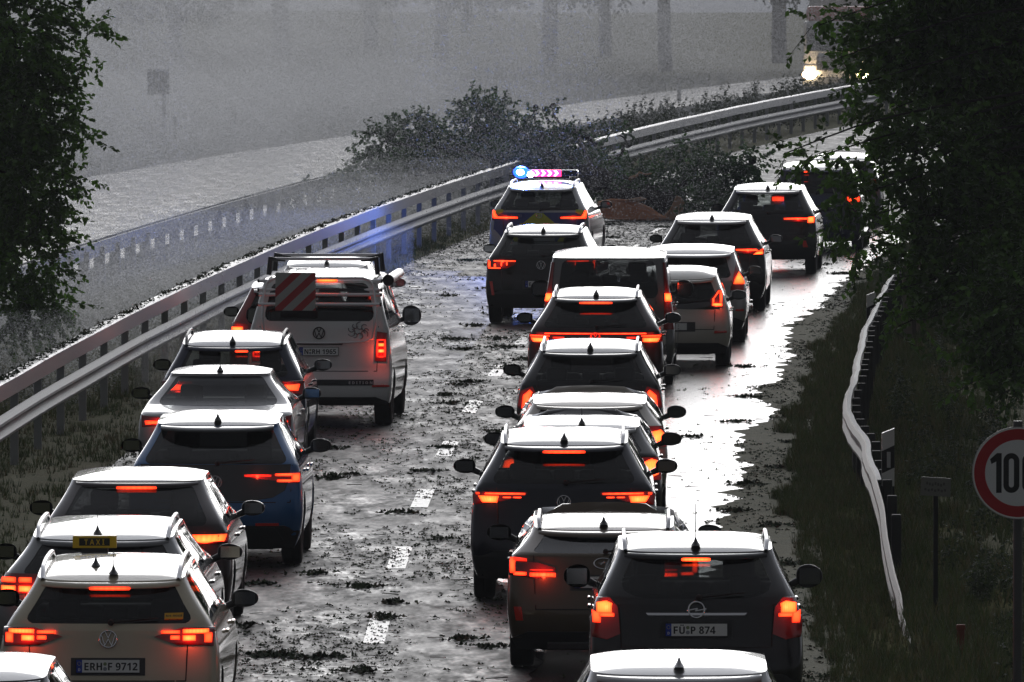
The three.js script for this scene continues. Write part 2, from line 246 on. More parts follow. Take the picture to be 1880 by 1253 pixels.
/** A car seen from behind. Root at the rear bumper on the ground, nose towards -z. */
function makeCar(name, label, category, o, d, x, yawDeg) {
  const s = { L: 4.3, W: 1.8, H: 1.5, belt: 0.98, roofHW: 0.61, hood: 1.0, ws: 0.95, cR: 0.22, winX: 0.84, winB: 0.06, winT: 0.03, droop: 0.125, R: 0.325, tw: 0.215, rw: 0.78, spoiler: 0.16, crown: 0.06, mirrorY: 0.08, lower: 0.4, tint: M.privacy, ...o };
  const root = base(name, [x, 0, -d], -yawDeg * Math.PI / 180); tag(root, label, category, 'vehicles held up by the fallen tree');
  const hw = s.W / 2, cant = s.H - s.crown, P = s.paint;
  const r = curve(s.rear ?? [[0.2, 0.1], [0.34, 0.02], [0.5, 0], [0.66, 0.02], [0.82, 0.06], [s.belt, 0.09], [s.belt + s.winB, 0.12], [cant, s.slope ?? 0.5]]);
  const F = curve([[0.2, 0.2], [0.4, 0.03], [0.6, 0.02], [0.72, 0.1], [s.belt - 0.03, s.hood], [s.belt + 0.03, s.hood + 0.12], [cant, s.hood + s.ws]]);
  const w = curve([[0.2, hw * 0.91], [0.36, hw * 0.975], [0.6, hw], [s.belt - 0.14, hw * 0.985], [s.belt, hw * 0.945], [cant - 0.06, s.roofHW + (hw * 0.945 - s.roofHW) * 0.1], [cant, s.roofHW]]);
  const cF = 0.35, pe = 2.8, dep = (n) => 1 - Math.pow(Math.max(0, 1 - Math.pow(Math.abs(n), pe)), 1 / pe);
  const zm = -(s.L * 0.52), zR = -0.35;
  const bend = (p) => { if (p.y > s.belt) { const k = (p.y - s.belt) / (s.H - s.belt), a = clamp((p.z - zm) / (zR - zm), 0, 1.4), b = clamp((zm - p.z) / (s.L - s.hood - s.ws + zm), 0, 1.5); p.y -= k * (s.droop * a * a * a * a + 0.06 * b * b); } return p; };
  const yw0 = s.belt + s.winB, yw1 = cant - s.winT;
  const xw = s.winShape ? curve(s.winShape.map(([t, v]) => [lerp(yw0, yw1, t), v])) : curve([[yw0, s.winX - 0.09], [lerp(yw0, yw1, 0.08), s.winX - 0.03], [lerp(yw0, yw1, 0.2), s.winX], [lerp(yw0, yw1, 0.85), s.winX], [lerp(yw0, yw1, 0.95), s.winX - 0.02], [yw1, s.winX - 0.08]]);
  const warp = (c, y) => { const q = y < yw0 ? s.winX : xw(y), a = Math.abs(c); return Math.sign(c) * (a <= 0.84 ? a / 0.84 * q : q + (a - 0.84) / 0.16 * (1 - q)); };
  const rearN = (xn, y) => bend(V(xn * w(y), y, -(r(y) + s.cR * dep(xn))));
  const S0 = (px, y) => rearN(clamp(px / w(y), -0.998, 0.998), y);
  const S = (px, y, off = 0) => { const e = 0.012, a = S0(px - e, y), b = S0(px + e, y), c = S0(px, y - e), q = S0(px, y + e), n = b.sub(a).cross(q.sub(c)).normalize(); return S0(px, y).addScaledVector(n, off); };
  const T = (sg) => (z, y, off = 0) => bend(V(sg * (w(y) + off), y, z));
  /** a convex outline laid on a surface, standing off it by `off`, with a rim back to the body */
  const patch = (Sf, poly, off = 0.006, nx = 6, rows = 5) => {
    const ys = poly.map((a) => a[1]), y0 = Math.min(...ys), y1 = Math.max(...ys), lv = [...new Set([...ys, ...Array.from({ length: rows }, (_, i) => lerp(y0, y1, i / (rows - 1)))].map((q) => +q.toFixed(5)))].sort((a, b) => a - b);
    const span = (y) => { let lo = 1e9, hi = -1e9; for (let i = 0; i < poly.length; i++) { const a = poly[i], b = poly[(i + 1) % poly.length]; if (Math.abs(a[1] - b[1]) < 1e-6) { if (Math.abs(a[1] - y) < 1e-6) { lo = Math.min(lo, a[0], b[0]); hi = Math.max(hi, a[0], b[0]); } continue; } const t = (y - a[1]) / (b[1] - a[1]); if (t >= -1e-6 && t <= 1 + 1e-6) { const q = lerp(a[0], b[0], t); lo = Math.min(lo, q); hi = Math.max(hi, q); } } return [lo, hi]; };
    const sp = lv.map(span), at = (i, j, q) => Sf(lerp(sp[j][0], sp[j][1], i / nx), lv[j], q), nv = lv.length - 1;
    const front = grid(nx, nv, (i, j) => at(i, j, off));
    const loop = []; for (let i = 0; i <= nx; i++) loop.push([i, 0]); for (let j = 1; j <= nv; j++) loop.push([nx, j]); for (let i = nx - 1; i >= 0; i--) loop.push([i, nv]); for (let j = nv - 1; j >= 0; j--) loop.push([0, j]);
    const rim = grid(loop.length - 1, 1, (i, j) => at(loop[i][0], loop[i][1], j ? off : Math.min(-0.004, off - 0.02)));
    return merged([front, rim]);
  };
  const flip = (poly, sg) => poly.map(([a, b]) => [a * sg, b]);
  // --- body shell
  const rc = [-1, -0.985, -0.96, -0.92, -0.88, -0.84, -0.74, -0.6, -0.42, -0.21, 0, 0.21, 0.42, 0.6, 0.74, 0.84, 0.88, 0.92, 0.96, 0.985, 1];
  const sw = s.sideWin ?? [[0.04, 0.24], [0.29, 0.56], [0.6, 0.93]];
  const ts = [...new Set([...Array.from({ length: 41 }, (_, i) => i / 41).slice(1), ...sw.flat()])].sort((a, b) => a - b);
  const fc = [1, 0.96, 0.88, 0.6, 0.3, 0, -0.3, -0.6, -0.88, -0.96, -1];
  const cols = [...rc.map((c) => ({ k: 0, c })), ...ts.map((t) => ({ k: 1, t, sg: 1 })), ...fc.map((c) => ({ k: 2, c })), ...ts.slice().reverse().map((t) => ({ k: 1, t, sg: -1 })), { k: 0, c: -1 }];
  const wz = [-s.rw, -(s.L - 0.88)], ra = s.R + 0.055;
  const arch = (z) => { let m = 0; for (const q of wz) { const e = z - q; if (Math.abs(e) < ra) m = Math.max(m, s.R + Math.sqrt(ra * ra - e * e)); } return m; };
  const pt = (col, y) => {
    if (col.k === 0) return rearN(warp(col.c, y), y);
    if (col.k === 2) return bend(V(col.c * w(y), y, -(s.L - F(y)) + cF * dep(col.c)));
    const z0 = -(r(y) + s.cR), z1 = -(s.L - F(y) - cF), z = lerp(z0, z1, col.t), yy = y < s.belt - 0.05 ? Math.max(y, arch(z)) : y;
    return bend(V(col.sg * w(yy), yy, z));
  };
  const yb = s.bottom ?? 0.22;
  const levels = [yb, yb + 0.05, 0.34, 0.42, 0.5, 0.58, 0.66, 0.73, 0.8, 0.87, s.belt - 0.05, s.belt - 0.015, s.belt, ...[0, 0.05, 0.12, 0.22, 0.4, 0.6, 0.8, 0.91, 0.97, 1].map((t) => lerp(yw0, yw1, t)), cant - 0.015, cant].filter((v, i, a) => i === 0 || v > a[i - 1] + 0.004);
  const isWin = (i, j) => { const y = (levels[j] + levels[j + 1]) / 2; if (y < yw0 || y > yw1) return 0; const a = cols[i], b = cols[i + 1]; if (a.k === 0 && b.k === 0) return Math.abs(a.c + b.c) / 2 < 0.84 ? 1 : 0; if (a.k === 2 && b.k === 2) return Math.abs(a.c + b.c) / 2 < 0.88 ? 2 : 0; if (a.k === 1 && b.k === 1) { const t = (a.t + b.t) / 2; return !s.blindSides && sw.some((q) => t > q[0] && t < q[1]) ? 3 : 0; } return 0; };
  const nu = cols.length - 1, nv = levels.length - 1, P_ = levels.map((y) => cols.map((c) => pt(c, y)));
  const arc = []; { let a = 0; cols.forEach((c, i) => { if (i) a += P_[4][i].distanceTo(P_[4][i - 1]); arc.push(a); }); }
  const shell = grid(nu, nv, (i, j) => P_[j][i], (i, j) => [arc[i], levels[j]], isWin);
  { const n = shell.attributes.normal; for (let j = 0; j <= nv; j++) { const a = j * (nu + 1), b = a + nu, m = V(n.getX(a) + n.getX(b), n.getY(a) + n.getY(b), n.getZ(a) + n.getZ(b)).normalize(); n.setXYZ(a, m.x, m.y, m.z); n.setXYZ(b, m.x, m.y, m.z); } }
  // roof: the cant rail drawn in towards the middle, crowned
  const top = cols.map((c) => V(...pt(c, cant).toArray())), zc = -(r(cant) + s.L - F(cant)) / 2, qs = [1, 0.97, 0.92, 0.84, 0.7, 0.5, 0.25, 0];
  const roofPt = (i, q) => { const t = pt(cols[i], cant), z = zc + (t.z - zc) * q, c = V(t.x * q, cant + (s.H - cant) * (1 - Math.pow(q, 2.6)), z); return bend(c); };
  const roof = grid(nu, qs.length - 1, (i, j) => roofPt(i, qs[j]), (i, j, q) => [q.x, q.z]);
  mesh('body', shell, P, root); mesh('roof', roof, s.roofPaint ?? P, root);
  const roofY = (px, z) => { const hwx = s.roofHW, t = Math.max(Math.abs(px) / hwx, Math.abs(z - zc) / Math.abs(zc + r(cant))), p = bend(V(px, cant + (s.H - cant) * (1 - Math.pow(Math.min(1, t), 2.6)), z)); return p.y; };
  // --- glass set 3 mm into its openings
  const pane = (name, c0, c1, mat) => { const j0 = levels.findIndex((v) => v >= yw0 - 1e-6), j1 = levels.findIndex((v) => v >= yw1 - 1e-6), n = c1 - c0; const g = grid(n, j1 - j0, (i, j) => P_[j + j0][i + c0].clone()); const p = g.attributes.position, nn = g.attributes.normal; for (let i = 0; i < p.count; i++) p.setXYZ(i, p.getX(i) - nn.getX(i) * 0.004, p.getY(i) - nn.getY(i) * 0.004, p.getZ(i) - nn.getZ(i) * 0.004); return mesh(name, g, mat, root); };
  const ci = (f) => cols.findIndex(f);
  pane('rear_window', ci((c) => c.k === 0 && c.c >= -0.8401), ci((c) => c.k === 0 && c.c >= 0.8399), s.tint);
  const f0 = ci((c) => c.k === 2 && c.c <= 0.8801); pane('windscreen', f0, ci((c) => c.k === 2 && c.c <= -0.8799), M.glass);
  if (!s.blindSides) for (const [a, b] of sw) { pane('side_window', ci((c) => c.k === 1 && c.sg === 1 && c.t >= a - 1e-6), ci((c) => c.k === 1 && c.sg === 1 && c.t >= b - 1e-6), s.tint); pane('side_window', ci((c) => c.k === 1 && c.sg === -1 && c.t <= b + 1e-6), ci((c) => c.k === 1 && c.sg === -1 && c.t <= a + 1e-6), s.tint); }
  // --- inside and below
  mesh('underbody', merged([box(s.W - 0.62, 0.34, s.L - 0.5, 0, yb + 0.13, -s.L / 2 - 0.02), box(s.W - 0.2, 0.06, s.L - s.rw * 2 - 1.05, 0, yb + 0.04, -(s.rw + s.L - 0.88) / 2)]), M.plastic, root);
  mesh('dashboard', box(s.W - 0.3, 0.22, 0.35, 0, s.belt - 0.08, -(s.L - s.hood - 0.55), 0.06), M.seat, root);
  for (const sx of [-0.38, 0.38]) { const q = mesh('front_seat', seatGeo, M.seat, root); q.position.set(sx, s.H - 1.48, -(s.L * 0.5)); }
  const bench = mesh('rear_seat', merged([box(s.W - 0.45, 0.6, 0.16, 0, 0.7, 0, 0.06), box(0.26, 0.17, 0.09, -0.42, 1.07, 0.02, 0.04), box(0.26, 0.17, 0.09, 0.42, 1.07, 0.02, 0.04), box(0.22, 0.12, 0.08, 0, 1.04, 0.02, 0.035)]), M.seat, root); bench.position.set(0, s.H - 1.5, -Math.max(1.15, s.L * 0.29));
  // --- wheels
  const wg = wheel(s.R, s.tw);
  for (const sg of [1, -1]) for (const z of wz) { const t = mesh('wheel', wg.ty, M.rubber, root); t.position.set(sg * (hw * 0.975 - s.tw / 2), s.R, z); if (sg < 0) t.rotation.y = Math.PI; mesh('rim', wg.rim, M.rim, t); }
  // --- mirrors
  for (const sg of [1, -1]) {
    if (sg > 0) s.mirrorS = 0.9 * (s.mirrorS ?? 1); const my = s.belt + s.mirrorY, mz = -(s.L - s.hood - 0.62), m = mesh('wing_mirror', merged([mirrorGeo.clone().scale(sg * (s.mirrorS ?? 1), (s.mirrorS ?? 1) * (s.mirrorH ?? 1), 1).translate(sg * (hw + 0.1), my, mz), bar(V(sg * (hw * 0.94), my - 0.07, mz - 0.02), V(sg * (hw + 0.03), my - 0.03, mz - 0.02), 0.03, 0.035, 8)]), s.mirrorMat ?? M.plastic, root);
    mesh('mirror_glass', box(0.19 * (s.mirrorS ?? 1), 0.11 * (s.mirrorS ?? 1) * (s.mirrorH ?? 1), 0.004, sg * (hw + 0.102), my, mz + 0.024), M.mirror, m);
  }
  // --- rear details
  const wB = (y) => w(y);
  mesh('lower_bumper', patch(S, [[-wB(yb) * 0.97, yb - 0.02], [wB(yb) * 0.97, yb - 0.02], [wB(s.lower) * 0.97, s.lower - 0.06], [wB(s.lower) * 0.8, s.lower], [-wB(s.lower) * 0.8, s.lower], [-wB(s.lower) * 0.97, s.lower - 0.06]], 0.01, 16), s.lowerMat ?? M.plastic, root);
  const gy = s.gapY ?? 0.56, gx = hw * (s.gapX ?? 0.7);
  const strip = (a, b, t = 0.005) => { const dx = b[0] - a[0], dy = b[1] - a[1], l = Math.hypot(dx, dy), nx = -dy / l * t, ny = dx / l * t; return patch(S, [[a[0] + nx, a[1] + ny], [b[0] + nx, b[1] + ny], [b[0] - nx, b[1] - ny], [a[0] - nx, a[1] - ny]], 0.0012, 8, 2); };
  mesh('painted_tailgate_gap', merged([strip([-gx, gy], [gx, gy]), strip([gx, gy], [gx + 0.02, s.belt]), strip([-gx, gy], [-gx - 0.02, s.belt])]), M.rubber, root);  // raised black strips colouring in the shade of the shut lines
  if (s.spoiler) {
    const xs = Array.from({ length: 13 }, (_, i) => lerp(-1, 1, i / 12)), k = s.spoiler;
    const sec = xs.map((q) => { const b = rearN(q * 0.93, cant - 0.005), e = 1 - 0.35 * Math.abs(q) ** 3; return [b.clone().add(V(0, 0.006, -0.12)), b.clone().add(V(0, -0.012, k * 0.7 * e)), b.clone().add(V(0, -0.028 - 0.02, k * e)), b.clone().add(V(0, -0.055, k * e - 0.015)), b.clone().add(V(0, -0.05, 0.0))]; });
    mesh('roof_spoiler', merged([grid(12, 4, (i, j) => sec[i][4 - j].clone()), grid(1, 4, (i, j) => sec[i ? 12 : 12][j].clone().add(V(i ? 0 : -0.02, 0, 0)))]), s.spoilerMat ?? s.roofPaint ?? P, root);
    if (s.third) { const b = rearN(0, cant - 0.005), tw = s.third; mesh('brake_light', box(tw, 0.026, 0.02, s.thirdX ?? 0, b.y - 0.05, b.z + k - 0.002, 0.008), s.thirdMat ?? M.brake, root); }
  } else if (s.third) mesh('brake_light', patch(S, [[-s.third / 2, yw1 - 0.05], [s.third / 2, yw1 - 0.05], [s.third / 2, yw1 - 0.02], [-s.third / 2, yw1 - 0.02]].map(([a, b]) => [a + (s.thirdX ?? 0), b]), 0.004), s.thirdMat ?? M.brake, root);
  for (const lp of s.lamps ?? []) for (const sg of lp.sides ?? [1, -1]) {
    const t = mesh('tail_light', lp.h ? patch(S, flip(lp.h, sg), 0.012, 7) : patch(S, flip(lp.lit[0], sg), 0.006), lp.mat ?? M.lens, root);
    const bym = new Map(); (lp.lit ?? []).forEach((q, i) => { const m = lp.mats?.[i] ?? M.brake; bym.set(m, [...(bym.get(m) ?? []), patch(S, flip(q, sg), lp.off ?? 0.016, 4, 4)]); });
    for (const [m, g] of bym) mesh('light_element', merged(g), m, t);
    if (lp.lit?.length && !lp.noLight) { const q = lp.lit[0], cx = q.reduce((a, b) => a + b[0], 0) / q.length, cy = q.reduce((a, b) => a + b[1], 0) / q.length, l = new THREE.PointLight(new THREE.Color(1, 0.06, 0.02), 0.05 * (lp.power ?? 1), 30, 2); l.name = 'tail_light_glow'; l.position.copy(S(cx * sg, cy, 0.07)); l.castShadow = true; root.add(l); }
  }
  for (const q of s.reflectors ?? []) for (const sg of [1, -1]) mesh('reflector', patch(S, flip(q, sg), 0.014, 4, 3), s.reflMat ?? M.reflector, root);
  for (const [nm, mat, poly, off, both] of s.trim ?? []) for (const sg of both ? [1, -1] : [1]) mesh(nm, patch(S, flip(poly, sg), off ?? 0.008, 14), mat, root);
  if (s.badge) { const b = mesh('badge', BADGE[s.badge[0]], s.badge[2] ?? M.chrome, root), p = S(s.badge[3] ?? 0, s.badge[1], 0.012), q = S(0, s.badge[1] + 0.04, 0.012); b.position.copy(p); b.rotation.x = -Math.atan2(p.z - q.z, q.y - p.y); b.scale.setScalar(s.badge[4] ?? 1); }
  if (s.plate) { if (s.plate.frame !== false) mesh('plate_recess', patch(S, [[-0.3 + s.plate.x0 || -0.3, s.plate.y - 0.07], [0.3, s.plate.y - 0.07], [0.3, s.plate.y + 0.07], [-0.3, s.plate.y + 0.07]], 0.004, 6), M.plastic, root); plateMesh(root, S, s.plate.x ?? 0, s.plate.y, s.plate.text, 0, 0.52, 0.112, 0.02, s.plate.blue !== false); }
  if (s.wiper !== false) { const a = S(0.02, yw0 - 0.005, 0.022), b = S(s.wiperX ?? 0.4, yw0 + 0.045, 0.02); mesh('rear_wiper', merged([bar(a, b, 0.011, 0.006, 6), new THREE.SphereGeometry(0.026, 10, 8).translate(a.x, a.y, a.z)]), M.rubber, root); }
  const rz = -(r(cant) + 0.22);
  if (s.fin !== false) { const f = mesh('roof_antenna', finGeo, s.finMat ?? M.plastic, root); f.position.set(s.finX ?? 0, roofY(s.finX ?? 0, rz) - 0.004, rz + 0.08); if (s.rod) mesh('antenna_rod', bar(V(0, 0.05, -0.05), V(0, 0.05 + s.rod, 0.03 - 0.05), 0.005, 0.003, 6), M.rubber, f); }
  if (s.rails) for (const sg of [1, -1]) { const xr = s.roofHW * 0.93, z0 = -(r(cant) + 0.06), z1 = -(s.L - F(cant)) + 0.35, pts = Array.from({ length: 9 }, (_, i) => { const z = lerp(z0, z1, i / 8), e = Math.min(i, 8 - i); return V(sg * xr * (i < 1 ? 0.985 : 1), roofY(xr, z) + (e === 0 ? -0.01 : e === 1 ? 0.045 : 0.055), z); }); mesh('roof_rail', tube(pts, 0.019, 28, 8), s.rails, root); }
  for (const sg of [1, -1]) for (const t of [0.42, 0.68]) mesh('door_handle', box(0.03, 0.028, 0.2, sg * (w(s.belt - 0.12) + 0.012), s.belt - 0.12, -(s.L * t), 0.01), P, root);
  if (s.sideTrim) for (const sg of [1, -1]) { const z0 = -(s.rw + ra + 0.02), z1 = -(s.L - 0.88 - ra - 0.02), f = T(sg); mesh('side_sill', patch((z, y, q) => f(z, y, q), [[z1, yb], [z0, yb], [z0, yb + 0.12], [z1, yb + 0.12]], 0.01, 6, 3), M.plastic, root); }
  root.userData.kit = undefined; delete root.userData.kit;
  return { root, S, patch, rearN, roofY, s, w, cant, yw0, yw1, r, bend, T, flip };
}
const Q = (x0, x1, y0, y1) => [[x0, y0], [x1, y0], [x1, y1], [x0, y1]];
const G = 'vehicles held up by the fallen tree';
const C = { black: paint(0.006, 0.006, 0.007, 0.1), graphite: paint(0.03, 0.031, 0.033, 0.5), silver: paint(0.36, 0.36, 0.36, 0.6), white: paint(0.76, 0.76, 0.74, 0), beige: paint(0.56, 0.5, 0.36, 0.05), blue: paint(0.03, 0.13, 0.32, 0.3), navy: paint(0.012, 0.018, 0.045, 0.35), plum: paint(0.02, 0.008, 0.009, 0.3), brown: paint(0.11, 0.08, 0.05, 0.4), grey: paint(0.16, 0.165, 0.165, 0.55), red: paint(0.26, 0.02, 0.02, 0.2), cream: paint(0.52, 0.49, 0.42, 0.1), sand: paint(0.33, 0.3, 0.25, 0.4) };
function textMat(w, h, draw, rough = 0.4) { return new THREE.MeshStandardMaterial({ map: canvasTex(w, h, draw), roughness: rough }); }

// --- left column of traffic, nearest first
makeCar('car', 'dark car at the bottom left corner, only its shiny roof corner showing', 'car', { paint: C.black, roofPaint: C.silver, W: 1.8, H: 1.42, belt: 0.94, spoiler: 0.1, rails: null, fin: false, third: 0.3, lamps: [{ h: Q(0.5, 0.85, 0.82, 0.98), lit: [Q(0.6, 0.82, 0.86, 0.94)] }] }, 81.8, -3.98, 0.5);
{ // beige taxi
  const k = makeCar('taxi', 'beige estate taxi with plate ERH F 9712 and yellow roof sign', 'taxi', {
    paint: C.beige, L: 4.63, W: 1.79, H: 1.55, belt: 1.03, roofHW: 0.6, slope: 0.42, winB: 0.07, winX: 0.85, spoiler: 0.1, third: 0.33, thirdMat: M.brake, rails: M.silverBar, rod: 0.16, finX: 0.02, droop: 0.11,
    lamps: [{ h: [[0.37, 0.975], [0.56, 0.905], [0.84, 0.893], [0.85, 1.045], [0.6, 1.05]], lit: [Q(0.6, 0.7, 0.94, 0.983), Q(0.43, 0.575, 0.998, 1.022), Q(0.5, 0.575, 0.95, 0.982), Q(0.6, 0.8, 0.998, 1.03), Q(0.77, 0.825, 0.925, 1.0)], mats: [M.hot, M.brake, M.brake, M.hot, M.brake] }],
    badge: ['vw', 0.955, M.chrome], plate: { y: 0.735, text: ['ERH', '*', 'F 9712'] }, gapY: 0.62, lower: 0.36,
  }, 92, -3.26, 0.8);
  const st = mesh('licence_sticker', k.patch(k.S, Q(0.45, 0.6, 1.145, 1.205), 0.004, 4, 3), textMat(128, 64, (c) => { c.fillStyle = '#d9a514'; c.fillRect(0, 0, 128, 64); c.fillStyle = '#2a2410'; c.font = 'bold 30px sans-serif'; c.fillText('RH-9068', 6, 42); }), k.root);
  const t = textMat(256, 64, (c) => { c.fillStyle = '#e0b916'; c.fillRect(0, 0, 256, 64); c.fillStyle = '#1c1a10'; c.fillRect(38, 12, 180, 40); c.fillStyle = '#e0b916'; c.font = 'bold 40px sans-serif'; c.textAlign = 'center'; c.fillText('T A X I', 128, 47); });
  const y = std(0.75, 0.5, 0.03, 0.4), sg = mesh('roof_sign', box(0.36, 0.1, 0.1, 0, 0, 0), [y, y, y, y, t, t], k.root); sg.position.set(-0.22, k.roofY(-0.22, -2.3) + 0.09, -2.3);
  mesh('sign_foot', box(0.22, 0.05, 0.08, 0, -0.07, 0), M.plastic, sg);
  const f2 = mesh('roof_antenna', finGeo, M.plastic, k.root); f2.position.set(-0.14, k.roofY(-0.14, -0.9) - 0.004, -0.9);
}
makeCar('car', 'silver estate with roof rails directly ahead of the beige taxi', 'car', { paint: C.grey, L: 4.7, W: 1.83, H: 1.45, belt: 0.98, roofHW: 0.62, rails: M.silverBar, rod: 0.16, finX: -0.05, third: 0, spoiler: 0.09, lamps: [{ h: Q(0.55, 0.88, 0.86, 1.05), lit: [Q(0.6, 0.71, 0.875, 0.925), Q(0.6, 0.71, 0.955, 1.0), Q(0.74, 0.86, 0.875, 0.925), Q(0.74, 0.86, 0.955, 1.0)], mats: [M.hot, M.brake, M.hot, M.brake] }] }, 99.6, -3.6, 0.9);
makeCar('car', 'dark plum hatchback with long dotted upper brake light between taxi and blue car', 'car', { paint: C.plum, L: 4.35, W: 1.84, H: 1.53, belt: 1.0, roofHW: 0.62, slope: 0.7, third: 0.38, spoiler: 0.1, fin: false, mirrorMat: C.black, droop: 0.08, trim: [['roof_strip', M.plastic, Q(0.1, 0.2, 0.4, 0.41), 0.003]], lamps: [{ h: [[0.25, 0.93], [0.52, 0.87], [0.87, 0.88], [0.88, 0.99], [0.25, 0.965]], lit: [[[0.5, 0.905], [0.66, 0.885], [0.84, 0.905], [0.86, 0.965], [0.5, 0.965]], Q(0.28, 0.49, 0.935, 0.958)], mats: [M.hot, M.tail], power: 1.3 }] }, 107, -3.55, 0.9);
makeCar('car', 'blue electric hatchback with glossy black tailgate', 'car', {
  paint: C.blue, roofPaint: C.graphite, L: 4.26, W: 1.81, H: 1.57, belt: 1.06, roofHW: 0.63, slope: 0.62, spoiler: 0.2, spoilerMat: C.graphite, winX: 0.9, winB: 0.02, hood: 0.8, R: 0.355, lower: 0.44, lowerMat: M.plastic, third: 0,
  rear: [[0.2, 0.12], [0.36, 0.03], [0.55, 0], [0.72, 0.02], [0.8, 0.05], [1.06, 0.12], [1.08, 0.13], [1.47, 0.62]],
  trim: [['tailgate_panel', M.gloss, [[-0.6, 0.73], [-0.35, 0.69], [0.35, 0.69], [0.6, 0.73], [0.72, 0.8], [0.76, 0.9], [0.78, 1.07], [-0.78, 1.07], [-0.76, 0.9], [-0.72, 0.8]], 0.006], ['bumper_insert', M.plastic, [[-0.7, 0.3], [0.7, 0.3], [0.62, 0.42], [-0.62, 0.42]], 0.014]],
  lamps: [{ h: [[0.3, 0.94], [0.62, 0.9], [0.86, 0.87], [0.875, 0.995], [0.3, 0.965]], lit: [Q(0.3, 0.58, 0.942, 0.962), Q(0.62, 0.86, 0.948, 0.972), Q(0.64, 0.85, 0.888, 0.91), Q(0.79, 0.86, 0.888, 0.97)], mats: [M.tail, M.brake, M.brake, M.brake], off: 0.02 }],
  reflectors: [Q(0.42, 0.66, 0.44, 0.468)], badge: ['vw', 0.885, M.silverBar, 0, 0.95], gapX: 0.86, gapY: 0.68,
}, 118.3, -3.08, 0.95);
makeCar('car', 'silver saloon between the dark blue estate and the blue hatchback', 'car', { paint: C.silver, L: 4.75, W: 1.84, H: 1.43, belt: 0.97, roofHW: 0.58, tint: M.glass, winX: 0.86, rear: [[0.2, 0.1], [0.35, 0.02], [0.55, 0], [0.8, 0.03], [0.93, 0.06], [0.97, 0.25], [1.01, 0.55], [1.33, 1.15]], winB: 0.05, spoiler: 0, third: 0, wiper: false, droop: 0.05, lamps: [{ h: [[0.4, 0.8], [0.86, 0.78], [0.87, 0.92], [0.4, 0.9]], lit: [[[0.5, 0.83], [0.82, 0.81], [0.83, 0.855], [0.5, 0.855]]], mats: [M.brake] }] }, 133, -3.45, 0.8);
makeCar('car', 'dark blue estate with black roof rails behind the white van', 'car', { paint: C.navy, L: 4.5, W: 1.82, H: 1.58, belt: 1.02, roofHW: 0.64, tint: M.glass, rails: M.plastic, third: 0.16, thirdX: 0.1, spoiler: 0.1, slope: 0.42, finX: -0.02, lamps: [{ h: [[0.5, 0.86], [0.86, 0.84], [0.87, 1.06], [0.5, 1.0]], lit: [[[0.56, 0.9], [0.8, 0.89], [0.82, 0.97], [0.56, 0.96]], [[0.58, 0.87], [0.7, 0.865], [0.7, 0.885], [0.58, 0.89]]], mats: [M.brake, M.tail] }] }, 140.4, -3.44, 1.2);
M.alloy = std(0.85, 0.85, 0.85, 0.4, { metalness: 0.25 });
